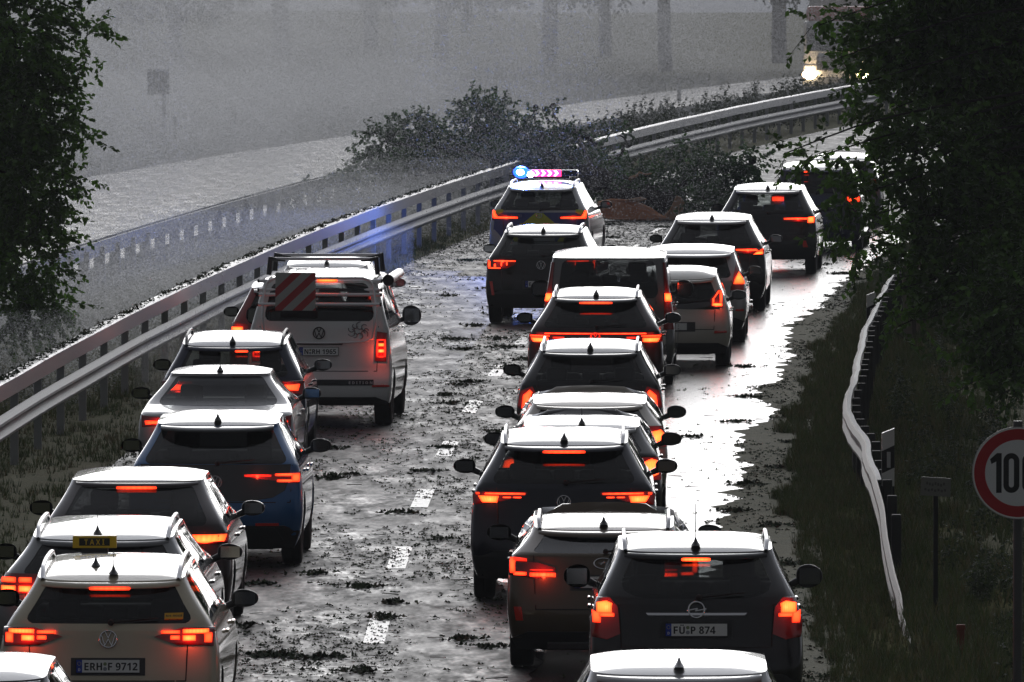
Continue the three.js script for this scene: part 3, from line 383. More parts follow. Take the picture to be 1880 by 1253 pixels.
{ // white van with ladder rack
  const k = makeCar('van', 'white van with ladder rack and striped warning board, plate N RH 1965', 'van', {
    paint: C.white, L: 4.9, W: 1.9, H: 2.03, belt: 1.33, roofHW: 0.74, cR: 0.14, winB: 0.07, winX: 0.84, hood: 0.7, ws: 0.85, crown: 0.08, droop: 0.03, R: 0.345, tw: 0.235, rw: 0.95, spoiler: 0, bottom: 0.32, lower: 0.4, mirrorS: 1.15, mirrorH: 1.6, mirrorY: 0.02, fin: false, wiper: false, tint: M.privacy,
    rear: [[0.3, 0.1], [0.4, 0.02], [0.55, 0], [0.66, 0.02], [0.72, 0.06], [1.1, 0.08], [1.33, 0.1], [1.4, 0.11], [1.92, 0.28]],
    lamps: [{ h: [[0.73, 0.87], [0.88, 0.86], [0.89, 1.24], [0.76, 1.26]], lit: [Q(0.775, 0.85, 0.985, 1.025), Q(0.775, 0.85, 1.065, 1.105), Q(0.755, 0.775, 0.92, 1.16), Q(0.85, 0.872, 0.92, 1.16), Q(0.775, 0.85, 0.92, 0.94), Q(0.775, 0.85, 1.14, 1.16)], mats: [M.hot, M.hot, M.tail, M.tail, M.tail, M.tail], power: 1.5 }],
    badge: ['vw', 1.24, M.plastic, 0, 1.1], plate: { y: 1.0, text: ['N', '*', 'RH 1965'], frame: false }, reflectors: [Q(0.7, 0.92, 0.535, 0.56)], gapY: 0.74, gapX: 0.8, third: 0,
    trim: [['plate_recess', M.plastic, [[-0.56, 1.085], [0.3, 1.085], [0.34, 1.12], [-0.6, 1.12]], 0.004]],
  }, 150, -2.54, 2.3);
  mesh('bumper_strip', k.patch(k.S, Q(-0.72, 0.72, 0.555, 0.63), 0.006, 14, 3), textMat(1024, 64, (c) => { c.fillStyle = '#15151a'; c.fillRect(0, 0, 1024, 64); c.fillStyle = '#c9c9c9'; c.font = 'bold 40px sans-serif'; c.fillText('E D I T I O N', 790, 48); }), k.root);
  // swirl decal
  const sw = []; for (let i = 0; i < 9; i++) { const a = i * 0.7, c = k.S(0.52, 1.27, 0.004); sw.push(new THREE.TorusGeometry(0.03 + 0.008 * (i % 3), 0.006, 5, 14, 4.2).rotateZ(a).translate(c.x + 0.1 * Math.cos(a), c.y + 0.07 * Math.sin(a), c.z + 0.003)); } mesh('swirl_decal', merged(sw), std(0.16, 0.16, 0.17, 0.6), k.root);
  // rack
  const R0 = (x, y) => k.S(x, y, 0.13), tubes = [1.58, 1.7, 1.82, 1.94];
  const rack = mesh('rear_rack', merged([-1, 1].flatMap((sg) => [tube([k.S(sg * 0.7, 1.17, 0.05), R0(sg * 0.72, 1.42), R0(sg * 0.69, 1.75), R0(sg * 0.64, 1.93), R0(sg * 0.55, 1.99)], 0.017, 20, 8)]).concat([bar(R0(-0.56, 1.99), R0(0.56, 1.99), 0.017), tube([k.S(-0.7, 1.17, 0.05), k.S(-0.66, 1.14, 0.05), k.S(0.66, 1.14, 0.05), k.S(0.7, 1.17, 0.05)], 0.014, 12, 6)])), M.alloy, k.root);
  for (const y of tubes) { const a = R0(-0.8, y), b = R0(0.8, y), z = Math.max(a.z, b.z) + 0.06; mesh('rack_tube', bar(V(-0.8, a.y, z), V(0.8, a.y, z), 0.024, 0.024, 10), M.alloy, rack); for (const sg of [-1, 1]) mesh('end_cap', bar(V(sg * 0.8, a.y, z), V(sg * 0.825, a.y, z), 0.026, 0.026, 10), M.rubber, rack); }
  const wb = textMat(256, 256, (c) => { c.fillStyle = '#a8a8a2'; c.fillRect(0, 0, 256, 256); c.fillStyle = '#a81c1c'; for (let i = -1; i < 4; i++) { c.beginPath(); const o = i * 128 - 20; c.moveTo(o, 256); c.lineTo(o + 62, 256); c.lineTo(o + 318, 0); c.lineTo(o + 256, 0); c.fill(); } });
  const zb = Math.max(R0(0, 1.58).z, R0(0, 1.94).z) + 0.1, board = mesh('warning_board', box(0.53, 0.5, 0.012), [M.silverBar, M.silverBar, M.silverBar, M.silverBar, wb, M.silverBar], k.root); board.position.set(-0.3, 1.79, zb); board.rotation.x = -0.12;
  const bl = k.S(0.1, 1.955, 0.03); mesh('brake_light', box(0.26, 0.035, 0.03, bl.x, 1.93, bl.z + 0.02, 0.01), M.hot, k.root);
  for (const z of [-1.1, -2.4]) { const y = k.roofY(0, z); mesh('roof_bar', bar(V(-0.68, y + 0.17, z), V(0.68, y + 0.17, z), 0.022, 0.022, 8), M.silverBar, k.root); for (const sg of [-1, 1]) mesh('bar_foot', merged([bar(V(sg * 0.72, y - 0.04, z), V(sg * 0.7, y + 0.2, z), 0.035, 0.03, 8), bar(V(sg * 0.7, y + 0.17, z), V(sg * 0.5, y + 0.15, z), 0.03, 0.018, 8)]), M.plastic, k.root); }
  mesh('awning_tube', merged([bar(V(0.9, 1.93, -0.35), V(0.9, 1.93, -3.2), 0.065, 0.065, 14)]), M.silverBar, k.root); mesh('awning_cap', bar(V(0.9, 1.93, -0.28), V(0.9, 1.93, -0.36), 0.075, 0.075, 14), M.rubber, k.root);
  for (const x of [-0.45, -0.22, 0, 0.22, 0.45]) mesh('roof_rib', tube([V(x, k.roofY(x, -0.5) + 0.002, -0.5), V(x, k.roofY(x, -1.6) + 0.006, -1.6), V(x, k.roofY(x, -2.9) + 0.004, -2.9)], 0.014, 12, 6), C.white, k.root);
}
makeCar('car', 'red car half hidden beyond the left side of the white van', 'car', { paint: C.red, roofPaint: C.silver, L: 4.2, W: 1.8, H: 1.62, belt: 1.02, lamps: [{ h: [[0.62, 0.86], [0.87, 0.84], [0.88, 1.02], [0.8, 1.06], [0.62, 1.0]], lit: [Q(0.7, 0.85, 0.9, 0.97)], mats: [M.hot] }], mirrorMat: C.grey }, 159.3, -3.06, 1.8);
makeCar('car', 'white car almost wholly hidden ahead of the white van, one wing mirror showing', 'car', { paint: C.white, L: 4.2, W: 1.8, H: 1.5, mirrorMat: C.grey, lamps: [{ h: Q(0.6, 0.86, 0.85, 1.0), lit: [Q(0.66, 0.84, 0.88, 0.96)] }] }, 173, -2.84, 2.2);

// --- right column of traffic, nearest first
makeCar('car', 'silver hatchback at the bottom edge, only its glossy roof showing', 'car', { paint: C.silver, L: 4.1, W: 1.78, H: 1.42, belt: 0.95, roofHW: 0.64, fin: true, finMat: C.silver, spoiler: 0.14, droop: 0.1, lamps: [{ h: Q(0.5, 0.85, 0.82, 0.98), lit: [Q(0.6, 0.82, 0.86, 0.94)] }] }, 82.2, 1.21, 0.3);
makeCar('car', 'black compact crossover with plate FÜ P 874', 'car', {
  paint: C.black, L: 4.28, W: 1.78, H: 1.6, belt: 1.08, roofHW: 0.64, slope: 0.55, winB: 0.06, winX: 0.82, rails: M.silverBar, rod: 0.3, finMat: M.plastic, spoiler: 0.1, third: 0.24, thirdMat: M.hot, mirrorS: 1.0, mirrorH: 1.35, R: 0.345, lower: 0.5, bottom: 0.26, droop: 0.1,
  winShape: [[0, 0.5], [0.06, 0.62], [0.15, 0.72], [0.35, 0.83], [0.7, 0.83], [0.93, 0.81], [1, 0.76]],
  lamps: [{ h: [[0.63, 0.83], [0.74, 0.78], [0.86, 0.8], [0.885, 1.0], [0.84, 1.13], [0.72, 1.14], [0.65, 1.05]], lit: [[[0.7, 1.0], [0.82, 1.0], [0.82, 1.08], [0.74, 1.1], [0.7, 1.08]], [[0.79, 0.92], [0.85, 0.92], [0.855, 1.02], [0.79, 1.0]], Q(0.68, 0.8, 0.97, 1.0)], mats: [M.hot, M.brake, M.brake], power: 1.2 }],
  trim: [['chrome_bar', M.chrome, [[-0.4, 0.985], [0.4, 0.985], [0.42, 1.005], [-0.42, 1.005]], 0.02], ['silver_plate', M.grille ?? M.silverBar, [[-0.45, 0.28], [0.45, 0.28], [0.5, 0.36], [-0.5, 0.36]], 0.02]],
  badge: ['bolt', 1.03, M.chrome], plate: { y: 0.865, text: ['FÜ', '*', 'P 874'] }, gapY: 0.72,
}, 94.6, 1.53, 0.3);
makeCar('car', 'dark brown small hatchback with red C-shaped lamp behind the black crossover', 'car', {
  paint: C.brown, L: 4.05, W: 1.735, H: 1.49, belt: 1.04, roofHW: 0.63, slope: 0.5, winX: 0.82, rails: M.silverBar, spoiler: 0.14, finMat: M.plastic, lower: 0.36, droop: 0.11, third: 0,
  lamps: [{ h: [[0.43, 0.88], [0.6, 0.83], [0.84, 0.86], [0.85, 1.02], [0.6, 0.98], [0.43, 0.93]], lit: [Q(0.43, 0.66, 0.85, 0.885), [[0.69, 0.985], [0.8, 0.99], [0.8, 1.02], [0.69, 1.01]], Q(0.79, 0.83, 0.88, 1.015), Q(0.69, 0.8, 0.86, 0.89), Q(0.45, 0.66, 0.905, 0.915)], mats: [M.brake, M.tail, M.brake, M.brake, M.tail] }],
  reflectors: [[[0.72, 0.46], [0.78, 0.46], [0.8, 0.58], [0.74, 0.58]]], badge: ['oval', 0.97, M.chrome], plate: { y: 0.8, text: ['   ', '*', 'D   '] }, trim: [['chrome_bumper_strip', M.silverBar, Q(-0.5, 0.5, 0.22, 0.27), 0.03]],
}, 102.3, 0.82, 0.7);
makeCar('car', 'black sport utility car with roof rails and wide red lamp strips beside debris', 'car', {
  paint: paint(0.007, 0.009, 0.02, 0.2), L: 4.5, W: 1.84, H: 1.66, belt: 1.13, roofHW: 0.63, slope: 0.55, winX: 0.86, rails: M.silverBar, spoiler: 0.18, third: 0.42, R: 0.355, lower: 0.52, bottom: 0.26, mirrorMat: C.black,
  lamps: [{ h: [[0.36, 1.06], [0.6, 1.0], [0.88, 0.96], [0.9, 1.09], [0.36, 1.09]], lit: [[[0.66, 0.985], [0.8, 0.985], [0.84, 1.05], [0.64, 1.05]], Q(0.38, 0.86, 1.062, 1.08), Q(0.42, 0.5, 1.03, 1.042), Q(0.52, 0.6, 1.03, 1.042)], mats: [M.hot, M.brake, M.brake, M.brake], power: 1.4 }],
  reflectors: [Q(0.4, 0.53, 0.5, 0.53)], badge: ['vw', 0.99, M.chrome, 0, 0.95], gapY: 0.66,
}, 112.4, 0.51, 0.6);
makeCar('car', 'small dark hatchback with one round lamp showing past the roof-railed black car', 'car', { paint: C.black, roofPaint: C.silver, L: 3.9, W: 1.72, H: 1.52, belt: 1.0, roofHW: 0.62, rod: 0.12, spoiler: 0.12, third: 0.36, lamps: [{ h: Q(0.62, 0.84, 0.74, 0.98), lit: [[[0.66, 0.8], [0.74, 0.77], [0.81, 0.8], [0.83, 0.87], [0.81, 0.94], [0.74, 0.965], [0.66, 0.93]]], mats: [M.hot], power: 1.2 }] }, 121.6, 0.74, 0.7);
makeCar('car', 'sand coloured hatchback with wide upper brake light and round side lamp', 'car', { paint: C.sand, L: 3.95, W: 1.77, H: 1.46, belt: 0.98, roofHW: 0.64, fin: false, spoiler: 0.13, third: 0.42, lamps: [{ h: Q(0.62, 0.86, 0.76, 1.0), lit: [[[0.68, 0.82], [0.76, 0.79], [0.83, 0.83], [0.84, 0.9], [0.8, 0.95], [0.7, 0.93]]], mats: [M.hot], power: 1.2 }] }, 128.6, 0.87, 0.8);
makeCar('car', 'black hatchback with roof rails and two slanted red lamps', 'car', { paint: C.black, L: 4.3, W: 1.8, H: 1.51, belt: 0.99, roofHW: 0.62, tint: M.glass, rails: M.silverBar, spoiler: 0.14, third: 0, lamps: [{ h: [[0.6, 0.78], [0.8, 0.66], [0.88, 0.72], [0.84, 0.92], [0.7, 0.97]], lit: [[[0.78, 0.7], [0.83, 0.7], [0.81, 0.86], [0.73, 0.93], [0.7, 0.9]]], mats: [M.brake] }] }, 139.7, 0.95, 1.1);
makeCar('car', 'dark red sport utility car with full width red light bar', 'car', {
  paint: paint(0.03, 0.01, 0.011, 0.4), roofPaint: C.black, L: 4.45, W: 1.85, H: 1.63, belt: 1.08, roofHW: 0.6, slope: 0.6, winX: 0.86, spoiler: 0.2, spoilerMat: C.black, third: 0.45, mirrorMat: C.black, rails: M.silverBar, R: 0.36,
  lamps: [{ h: Q(0.0, 0.9, 0.93, 1.06), lit: [[[0.64, 0.93], [0.84, 0.93], [0.87, 0.985], [0.64, 0.985]], Q(0, 0.9, 1.035, 1.05), Q(0.42, 0.58, 0.975, 1.0), Q(0.62, 0.88, 1.0, 1.02)], mats: [M.hot, M.brake, M.tail, M.brake], power: 1.3 }], badge: ['vw', 0.985, M.tail, 0, 1.0],
}, 155, 1.13, 1.4);
makeCar('van', 'grey people carrier with tall vertical tail lamps', 'van', { paint: C.grey, L: 4.55, W: 1.9, H: 1.94, belt: 1.2, roofHW: 0.8, cR: 0.16, winX: 0.82, winB: 0.05, hood: 0.8, crown: 0.09, droop: 0.04, spoiler: 0, third: 0, fin: false, mirrorS: 1.2, mirrorH: 1.5, rear: [[0.22, 0.1], [0.38, 0.02], [0.55, 0], [0.8, 0.03], [1.2, 0.08], [1.3, 0.1], [1.85, 0.3]], lamps: [{ h: [[0.79, 0.8], [0.93, 0.8], [0.88, 1.5], [0.83, 1.78], [0.77, 1.78], [0.8, 1.4]], lit: [[[0.81, 1.2], [0.9, 1.2], [0.885, 1.32], [0.8, 1.32]]], mats: [M.hot] }] }, 163, 1.37, 1.6);
makeCar('car', 'cream white city car with black glass tailgate beside the people carrier', 'car', { paint: C.cream, L: 3.54, W: 1.645, H: 1.48, belt: 0.92, roofHW: 0.6, winX: 0.86, winB: 0.04, slope: 0.28, hood: 0.65, spoiler: 0.08, rod: 0.16, finX: -0.34, lower: 0.36, rear: [[0.2, 0.1], [0.34, 0.01], [0.5, 0], [0.66, 0.03], [0.8, 0.08], [0.92, 0.1], [0.96, 0.12], [1.38, 0.3]], trim: [['tailgate_glass', M.gloss, [[-0.66, 0.86], [0.66, 0.86], [0.68, 0.99], [-0.68, 0.99]], 0.004]], lamps: [{ h: [[0.53, 0.9], [0.7, 0.88], [0.69, 1.2], [0.62, 1.2], [0.52, 1.05]], lit: [[[0.55, 0.91], [0.69, 0.9], [0.69, 0.94], [0.55, 0.945]], [[0.66, 0.94], [0.69, 0.94], [0.685, 1.18], [0.655, 1.18]], [[0.55, 0.94], [0.575, 0.94], [0.575, 1.06], [0.55, 1.05]], [[0.56, 1.05], [0.58, 1.06], [0.66, 1.19], [0.63, 1.19]]], mats: [M.hot, M.brake, M.brake, M.brake] }], reflectors: [[[0.58, 0.5], [0.76, 0.51], [0.76, 0.54], [0.58, 0.54]]], plate: { y: 0.6, text: ['         ', '12E'], blue: false, x: -0.08 } }, 169.5, 2.42, 1.8);
makeCar('car', 'silver hatchback with triangular lamp ahead of the cream city car', 'car', { paint: C.silver, L: 4.1, W: 1.74, H: 1.52, belt: 0.98, roofHW: 0.66, winX: 0.8, spoiler: 0.2, third: 0, fin: false, lamps: [{ h: [[0.62, 0.82], [0.86, 0.82], [0.85, 0.94], [0.74, 1.32], [0.7, 1.32]], lit: [[[0.66, 0.92], [0.83, 0.92], [0.8, 1.02], [0.74, 1.14], [0.7, 1.04]]], mats: [M.hot] }], reflectors: [Q(0.7, 0.82, 0.5, 0.53)] }, 178.8, 2.8, 2.0);
makeCar('car', 'black sport utility car with long amber red lamp strip, third from the front', 'car', { paint: C.black, roofPaint: C.silver, L: 4.5, W: 1.86, H: 1.63, belt: 1.06, roofHW: 0.62, slope: 0.62, spoiler: 0.16, third: 0, lower: 0.5, lamps: [{ h: [[0.36, 0.98], [0.88, 0.93], [0.9, 1.08], [0.36, 1.05]], lit: [[[0.4, 1.02], [0.86, 1.0], [0.88, 1.045], [0.4, 1.045]], [[0.72, 0.955], [0.87, 0.96], [0.87, 1.0], [0.78, 1.0]]], mats: [M.brake, M.hot] }] }, 192.8, 3.35, 2.9);
makeCar('car', 'black sport utility car with L-shaped red lamp under the hanging branches', 'car', { paint: C.black, roofPaint: C.silver, L: 4.5, W: 1.87, H: 1.66, belt: 1.08, roofHW: 0.63, slope: 0.58, tint: M.glass, spoiler: 0.16, third: 0, rod: 0.06, R: 0.36, lower: 0.55, bottom: 0.3, lamps: [{ h: [[0.3, 0.98], [0.88, 0.93], [0.9, 1.08], [0.3, 1.05]], lit: [Q(0.32, 0.86, 1.01, 1.04), [[0.76, 0.95], [0.87, 0.95], [0.87, 1.06], [0.76, 1.05]]], mats: [M.brake, M.hot] }], reflectors: [[[0.68, 0.5], [0.77, 0.5], [0.73, 0.62], [0.66, 0.62]]], trim: [['bumper_band', M.plastic, [[-0.7, 0.62], [0.7, 0.62], [0.72, 0.72], [-0.72, 0.72]], 0.01]] }, 212, 4.72, 3.5);
makeCar('van', 'dark van mostly covered by the hanging branches on the right', 'van', { paint: C.graphite, roofPaint: C.silver, L: 4.6, W: 1.86, H: 1.76, belt: 1.1, roofHW: 0.68, spoiler: 0.1, third: 0.1, thirdX: -0.2, fin: false, lamps: [{ h: Q(0.6, 0.88, 0.92, 1.1), lit: [Q(0.62, 0.86, 0.98, 1.07)], mats: [M.brake] }], reflectors: [Q(0.5, 0.66, 0.46, 0.5)] }, 226, 6.0, 4.2);
makeCar('car', 'silver roofed car foremost on the right, seen through the branches', 'car', { paint: C.grey, roofPaint: C.silver, L: 4.3, W: 1.8, H: 1.55, lamps: [{ h: Q(0.6, 0.86, 0.85, 1.0), lit: [Q(0.66, 0.84, 0.88, 0.96)] }] }, 243, 6.95, 5);
makeCar('car', 'dark sport utility car right behind the police car', 'car', {
  paint: C.black, L: 4.4, W: 1.83, H: 1.6, belt: 1.08, roofHW: 0.64, slope: 0.56, tint: M.glass, winX: 0.87, rails: M.silverBar, spoiler: 0.16, third: 0, R: 0.36, lower: 0.56, bottom: 0.3, mirrorMat: C.black,
  lamps: [{ h: [[0.42, 0.98], [0.6, 0.9], [0.88, 0.88], [0.9, 1.06], [0.42, 1.05]], lit: [Q(0.42, 0.87, 1.025, 1.045), Q(0.66, 0.86, 0.91, 0.93), Q(0.83, 0.865, 0.92, 1.03), Q(0.64, 0.66, 0.95, 1.02), Q(0.55, 0.57, 0.965, 1.02), Q(0.74, 0.77, 0.93, 0.99)], mats: [M.brake, M.brake, M.brake, M.brake, M.brake, M.brake] }],
  reflectors: [[[0.76, 0.48], [0.8, 0.48], [0.84, 0.7], [0.8, 0.7]]], badge: ['vw', 0.97, M.chrome, 0, 1], plate: { y: 0.66, text: ['E       '] },
}, 186.6, 0.47, 3.6);
{ // police car
  const blueFilm = phys(0.012, 0.03, 0.2, 0.3, { clearcoat: 0.6 }), yellowFilm = phys(0.5, 0.55, 0.03, 0.4), silverFilm = std(0.55, 0.55, 0.56, 0.4);
  const k = makeCar('police_car', 'silver police estate with flashing blue light bar and blue yellow markings', 'police car', {
    paint: C.silver, L: 4.7, W: 1.89, H: 1.67, belt: 1.1, roofHW: 0.64, slope: 0.6, tint: M.glass, winX: 0.88, rails: M.silverBar, spoiler: 0.16, third: 0, R: 0.36, lower: 0.5,
    lamps: [{ h: [[0.38, 0.98], [0.88, 0.95], [0.9, 1.2], [0.8, 1.08], [0.38, 1.03]], lit: [Q(0.4, 0.86, 0.985, 1.02), [[0.72, 1.0], [0.87, 0.99], [0.88, 1.16], [0.84, 1.14], [0.8, 1.04]]], mats: [M.brake, M.brake] }],
    reflectors: [Q(0.5, 0.7, 0.52, 0.55)],
    trim: [['blue_panel', blueFilm, [[-0.86, 0.78], [0.86, 0.78], [0.83, 1.1], [-0.83, 1.1]], 0.004], ['blue_corner', blueFilm, [[0.3, 0.56], [0.62, 0.56], [0.84, 0.78], [0.3, 0.78]], 0.004, 1], ['yellow_corner', yellowFilm, [[0.68, 1.1], [0.82, 1.04], [0.86, 1.12], [0.78, 1.17], [0.68, 1.17]], 0.008, 1], ['yellow_chevron', yellowFilm, [[-0.3, 0.9], [0.3, 0.9], [0.07, 1.09], [-0.07, 1.09]], 0.007], ['yellow_stripe', yellowFilm, [[0.34, 0.56], [0.46, 0.56], [0.6, 0.76], [0.5, 0.78]], 0.007, 1]],
    badge: ['quad', 1.05, M.chrome],
  }, 213.5, 0.5, 4.6);
  const lettering = (txt, fg, bg) => textMat(256, 48, (c) => { c.fillStyle = bg; c.fillRect(0, 0, 256, 48); c.fillStyle = fg; c.font = 'bold 42px sans-serif'; c.textAlign = 'center'; c.fillText(txt, 128, 40); });
  mesh('lettering', k.patch(k.S, Q(-0.6, -0.26, 1.0, 1.075), 0.008, 5, 3), lettering('POLIZEI', '#7f8aa8', '#14286f'), k.root);
  mesh('lettering', k.patch(k.S, Q(-0.36, 0.36, 0.83, 0.9), 0.009, 8, 3), lettering('UNFALL', '#2a3470', '#a9ad30'), k.root);
  const z = -1.75, y = k.roofY(0, z) + 0.13;
  const bar0 = mesh('light_bar', merged([box(1.22, 0.13, 0.28, 0, y, z, 0.04), box(0.9, 0.05, 0.16, 0, y - 0.08, z, 0.02)]), M.gloss, k.root);
  const blue = new THREE.MeshStandardMaterial({ color: new THREE.Color(0.02, 0.04, 0.5), emissive: new THREE.Color(0.004, 0.03, 1), emissiveIntensity: 9, roughness: 0.2 }), core = new THREE.MeshStandardMaterial({ color: 0xffffff, emissive: new THREE.Color(0.35, 0.6, 1), emissiveIntensity: 30 }), redPanel = new THREE.MeshStandardMaterial({ color: new THREE.Color(0.3, 0.01, 0.05), emissive: new THREE.Color(1, 0.025, 0.14), emissiveIntensity: 3.2, roughness: 0.2 }), pink = new THREE.MeshStandardMaterial({ color: new THREE.Color(0.5, 0.1, 0.2), emissive: new THREE.Color(1, 0.32, 0.62), emissiveIntensity: 14, roughness: 0.2 });
  mesh('blue_lamp', new THREE.SphereGeometry(0.15, 18, 12).scale(1, 0.75, 0.5).translate(-0.46, y + 0.02, z + 0.12), blue, bar0);  // lens sphere oversized and saturated to shape a bloom round the core
  mesh('lamp_core', new THREE.SphereGeometry(0.075, 14, 10).scale(1, 0.75, 0.5).translate(-0.47, y + 0.02, z + 0.18), core, bar0);
  mesh('red_glow_panel', box(0.56, 0.125, 0.03, 0.02, y + 0.002, z + 0.13, 0.012), redPanel, bar0);  // red glow round the arrow lamps, built as an emitting panel
  mesh('blue_lamp', new THREE.SphereGeometry(0.07, 14, 10).scale(1, 0.8, 0.5).translate(-0.28, y - 0.02, z + 0.14), core, bar0);
  for (let i = 0; i < 4; i++) { const s = new THREE.Shape([[0, -0.05], [0.04, -0.05], [0.085, 0], [0.04, 0.05], [0, 0.05], [0.045, 0]].map((a) => new THREE.Vector2(...a))); mesh('arrow_lamp', new THREE.ExtrudeGeometry(s, { depth: 0.02, bevelEnabled: false }).translate(-0.2 + i * 0.12, y + 0.002, z + 0.14), pink, bar0); }
  const l = new THREE.PointLight(new THREE.Color(0.12, 0.25, 1), 40, 80, 2); l.name = 'blue_flash'; l.position.set(-0.45, y + 0.2, z + 0.1); l.castShadow = true; k.root.add(l);
}
{ // lorry coming the other way in the mist
  const r = base('lorry', [11.5, 0, -404], -0.13); tag(r, 'pale lorry with one headlight on, coming through the mist', 'lorry');
  const cabP = paint(0.5, 0.5, 0.5, 0), red = paint(0.5, 0.1, 0.05, 0);
  mesh('cab', merged([box(2.45, 1.9, 1.9, 0, 1.75, -1.0, 0.12), box(2.45, 0.75, 2.0, 0, 0.8, -1.0, 0.08)]), cabP, r); mesh('roof_fairing', box(2.3, 0.55, 1.6, 0, 2.95, -1.1, 0.15), red, r);
  mesh('windscreen', box(2.2, 0.85, 0.04, 0, 2.05, -0.03, 0.01), M.gloss, r); mesh('grille', box(1.5, 0.5, 0.05, 0, 1.2, -0.02, 0.01), M.plastic, r); mesh('bumper', box(2.48, 0.4, 0.3, 0, 0.52, 0.05, 0.06), std(0.3, 0.3, 0.3, 0.5), r);
  mesh('cargo_box', box(2.5, 2.9, 7.5, 0, 2.4, -6.0, 0.05), C.white, r);
  const head = new THREE.MeshStandardMaterial({ color: 0xffffff, emissive: new THREE.Color(1, 0.72, 0.4), emissiveIntensity: 25, roughness: 0.2 });
  for (const sg of [-1, 1]) { mesh('headlight', new THREE.SphereGeometry(0.2, 16, 10).scale(1.25, 0.85, 0.5).translate(sg * 0.98, 0.8, 0.2), head, r); const l = new THREE.PointLight(new THREE.Color(1, 0.78, 0.5), 1.5, 100, 2); l.name = 'headlight_beam'; l.position.set(sg * 0.98, 0.78, 0.34); r.add(l); l.castShadow = true; }  // headlight spheres enlarged to the size of their glare
  const wg = wheel(0.5, 0.32); for (const sg of [-1, 1]) for (const z of [-1.1, -5.5, -8.6]) { const t = mesh('wheel', wg.ty, M.rubber, r); t.position.set(sg * 1.05, 0.5, z); mesh('rim', wg.rim, M.rim, t); }
}
// ------------------------------------------------------------------ trees and plants
const RIGHT_CLUMPS = [[5.94,4.95,-152,1.23,0.87,1.23],[6.79,3.73,-155,0.96,1.48,1.48],[5.57,3.54,-150,0.86,0.79,0.86],[6.07,2.47,-150,0.93,0.86,0.93],[6.48,1.61,-148,0.56,0.92,0.92],[5.29,2.33,-150,0.32,0.57,0.57],[5.07,5.16,-152,0.8,0.58,0.8],[5.03,4.17,-151,0.58,0.43,0.58],[4.01,5.3,-149,0.32,0.21,0.32],[4.29,4.88,-149,0.28,0.2,0.28],[4.64,4.54,-150,0.32,0.29,0.32],[3.52,3.64,-148,0.28,0.13,0.28],[4.04,3.6,-149,0.32,0.21,0.32],[4.71,3.4,-150,0.5,0.36,0.5],[4.4,3.07,-149,0.35,0.28,0.35],[4.61,2.5,-149,0.39,0.39,0.39],[4.26,2.68,-149,0.25,0.18,0.25],[5.07,1.86,-149,0.2,0.43,0.43],[5.04,1.37,-149,0.13,0.25,0.25],[6.2,1.12,-148,0.42,0.49,0.49],[6.37,0.6,-147,0.32,0.28,0.32],[5.75,1.79,-149,0.43,0.28,0.43],[5.32,1.44,-149,0.18,0.21,0.21],[6.98,4.82,-156,1.11,1.11,1.11],[7.04,2.5,-154,0.88,1.1,1.1],[5.88,0.7,-147,0.17,0.17,0.17],[7.4,6.6,-153,1.9,1.2,2],[5.6,6.4,-151,1.3,0.8,1.3],[8.6,4.6,-153,1.2,1.6,1.8],[8.2,8.2,-154,2.0,1.3,2],[8.8,2.4,-151,0.9,1.0,1.2]];
const LEFT_CLUMPS = [[-7.15,5.01,-165,0.83,0.71,0.83],[-6.99,3.91,-165,0.75,0.79,0.79],[-7.07,2.81,-165,0.75,0.86,0.86],[-6.99,1.71,-165,0.59,0.71,0.71],[-7.07,1.01,-165,0.67,0.47,0.67],[-6.21,5.01,-165,0.43,0.16,0.43],[-6.09,4.66,-165,0.28,0.11,0.28],[-6.25,4.19,-165,0.31,0.16,0.31],[-6.21,3.43,-165,0.33,0.16,0.33],[-6.36,2.85,-165,0.35,0.2,0.35],[-6.56,2.19,-165,0.31,0.3,0.31],[-6.56,1.09,-165,0.3,0.22,0.3],[-7.95,3.48,-167,0.95,2.39,1.6],[-6.6,4.54,-165,0.39,0.31,0.39],[-6.52,3.68,-165,0.35,0.31,0.35],[-6.21,5.33,-165,0.31,0.2,0.31],[-7.4,6.4,-166,1.4,0.9,1.4],[-7.8,7.8,-166,1.3,1.0,1.3]];
const FALLEN_CLUMPS = [[-2.89,1.47,-258,0.55,0.39,0.55],[-3.18,1.03,-257,0.49,0.27,0.49],[-2.22,1.74,-259,0.56,0.37,0.56],[-1.72,1.25,-258,0.92,0.61,0.92],[-0.74,1.76,-260,0.62,0.74,0.74],[-0.43,2.18,-261,0.5,0.27,0.5],[-0.93,2.49,-261,0.27,0.15,0.27],[0.25,1.47,-258,0.74,0.55,0.74],[1.28,1.35,-256,0.67,0.49,0.67],[1.99,0.82,-253,0.66,0.54,0.66],[0.97,0.93,-255,0.91,0.42,0.91],[-2.19,0.83,-256,0.91,0.37,0.91],[-3.52,0.56,-255,0.61,0.24,0.61],[-4.84,0.47,-254,0.54,0.12,0.54],[-4.11,0.55,-254,0.48,0.17,0.48],[-0.49,0.93,-256,0.98,0.43,0.98],[3.75,1.19,-250,0.6,0.45,0.6],[4.39,0.91,-249,0.65,0.47,0.65],[5.16,1.23,-249,0.53,0.3,0.53],[3.08,0.67,-249,0.53,0.42,0.53],[4.13,0.38,-248,0.83,0.3,0.83],[4.8,0.73,-249,0.53,0.36,0.53],[0.93,2.24,-259,0.12,0.17,0.17],[0.56,2.15,-259,0.1,0.12,0.12],[2.32,1.66,-256,0.22,0.24,0.24],[2.62,0.83,-250,0.48,0.48,0.48]];
M.leaf = new THREE.MeshPhysicalMaterial({ color: 0xffffff, vertexColors: true, roughness: 0.85, transmission: 0.45, thickness: 0, side: THREE.DoubleSide });
M.bark = std(0.03, 0.025, 0.02, 0.9, { bumpMap: grainSoil, bumpScale: 0.02 });
const up = V(0, 1, 0);
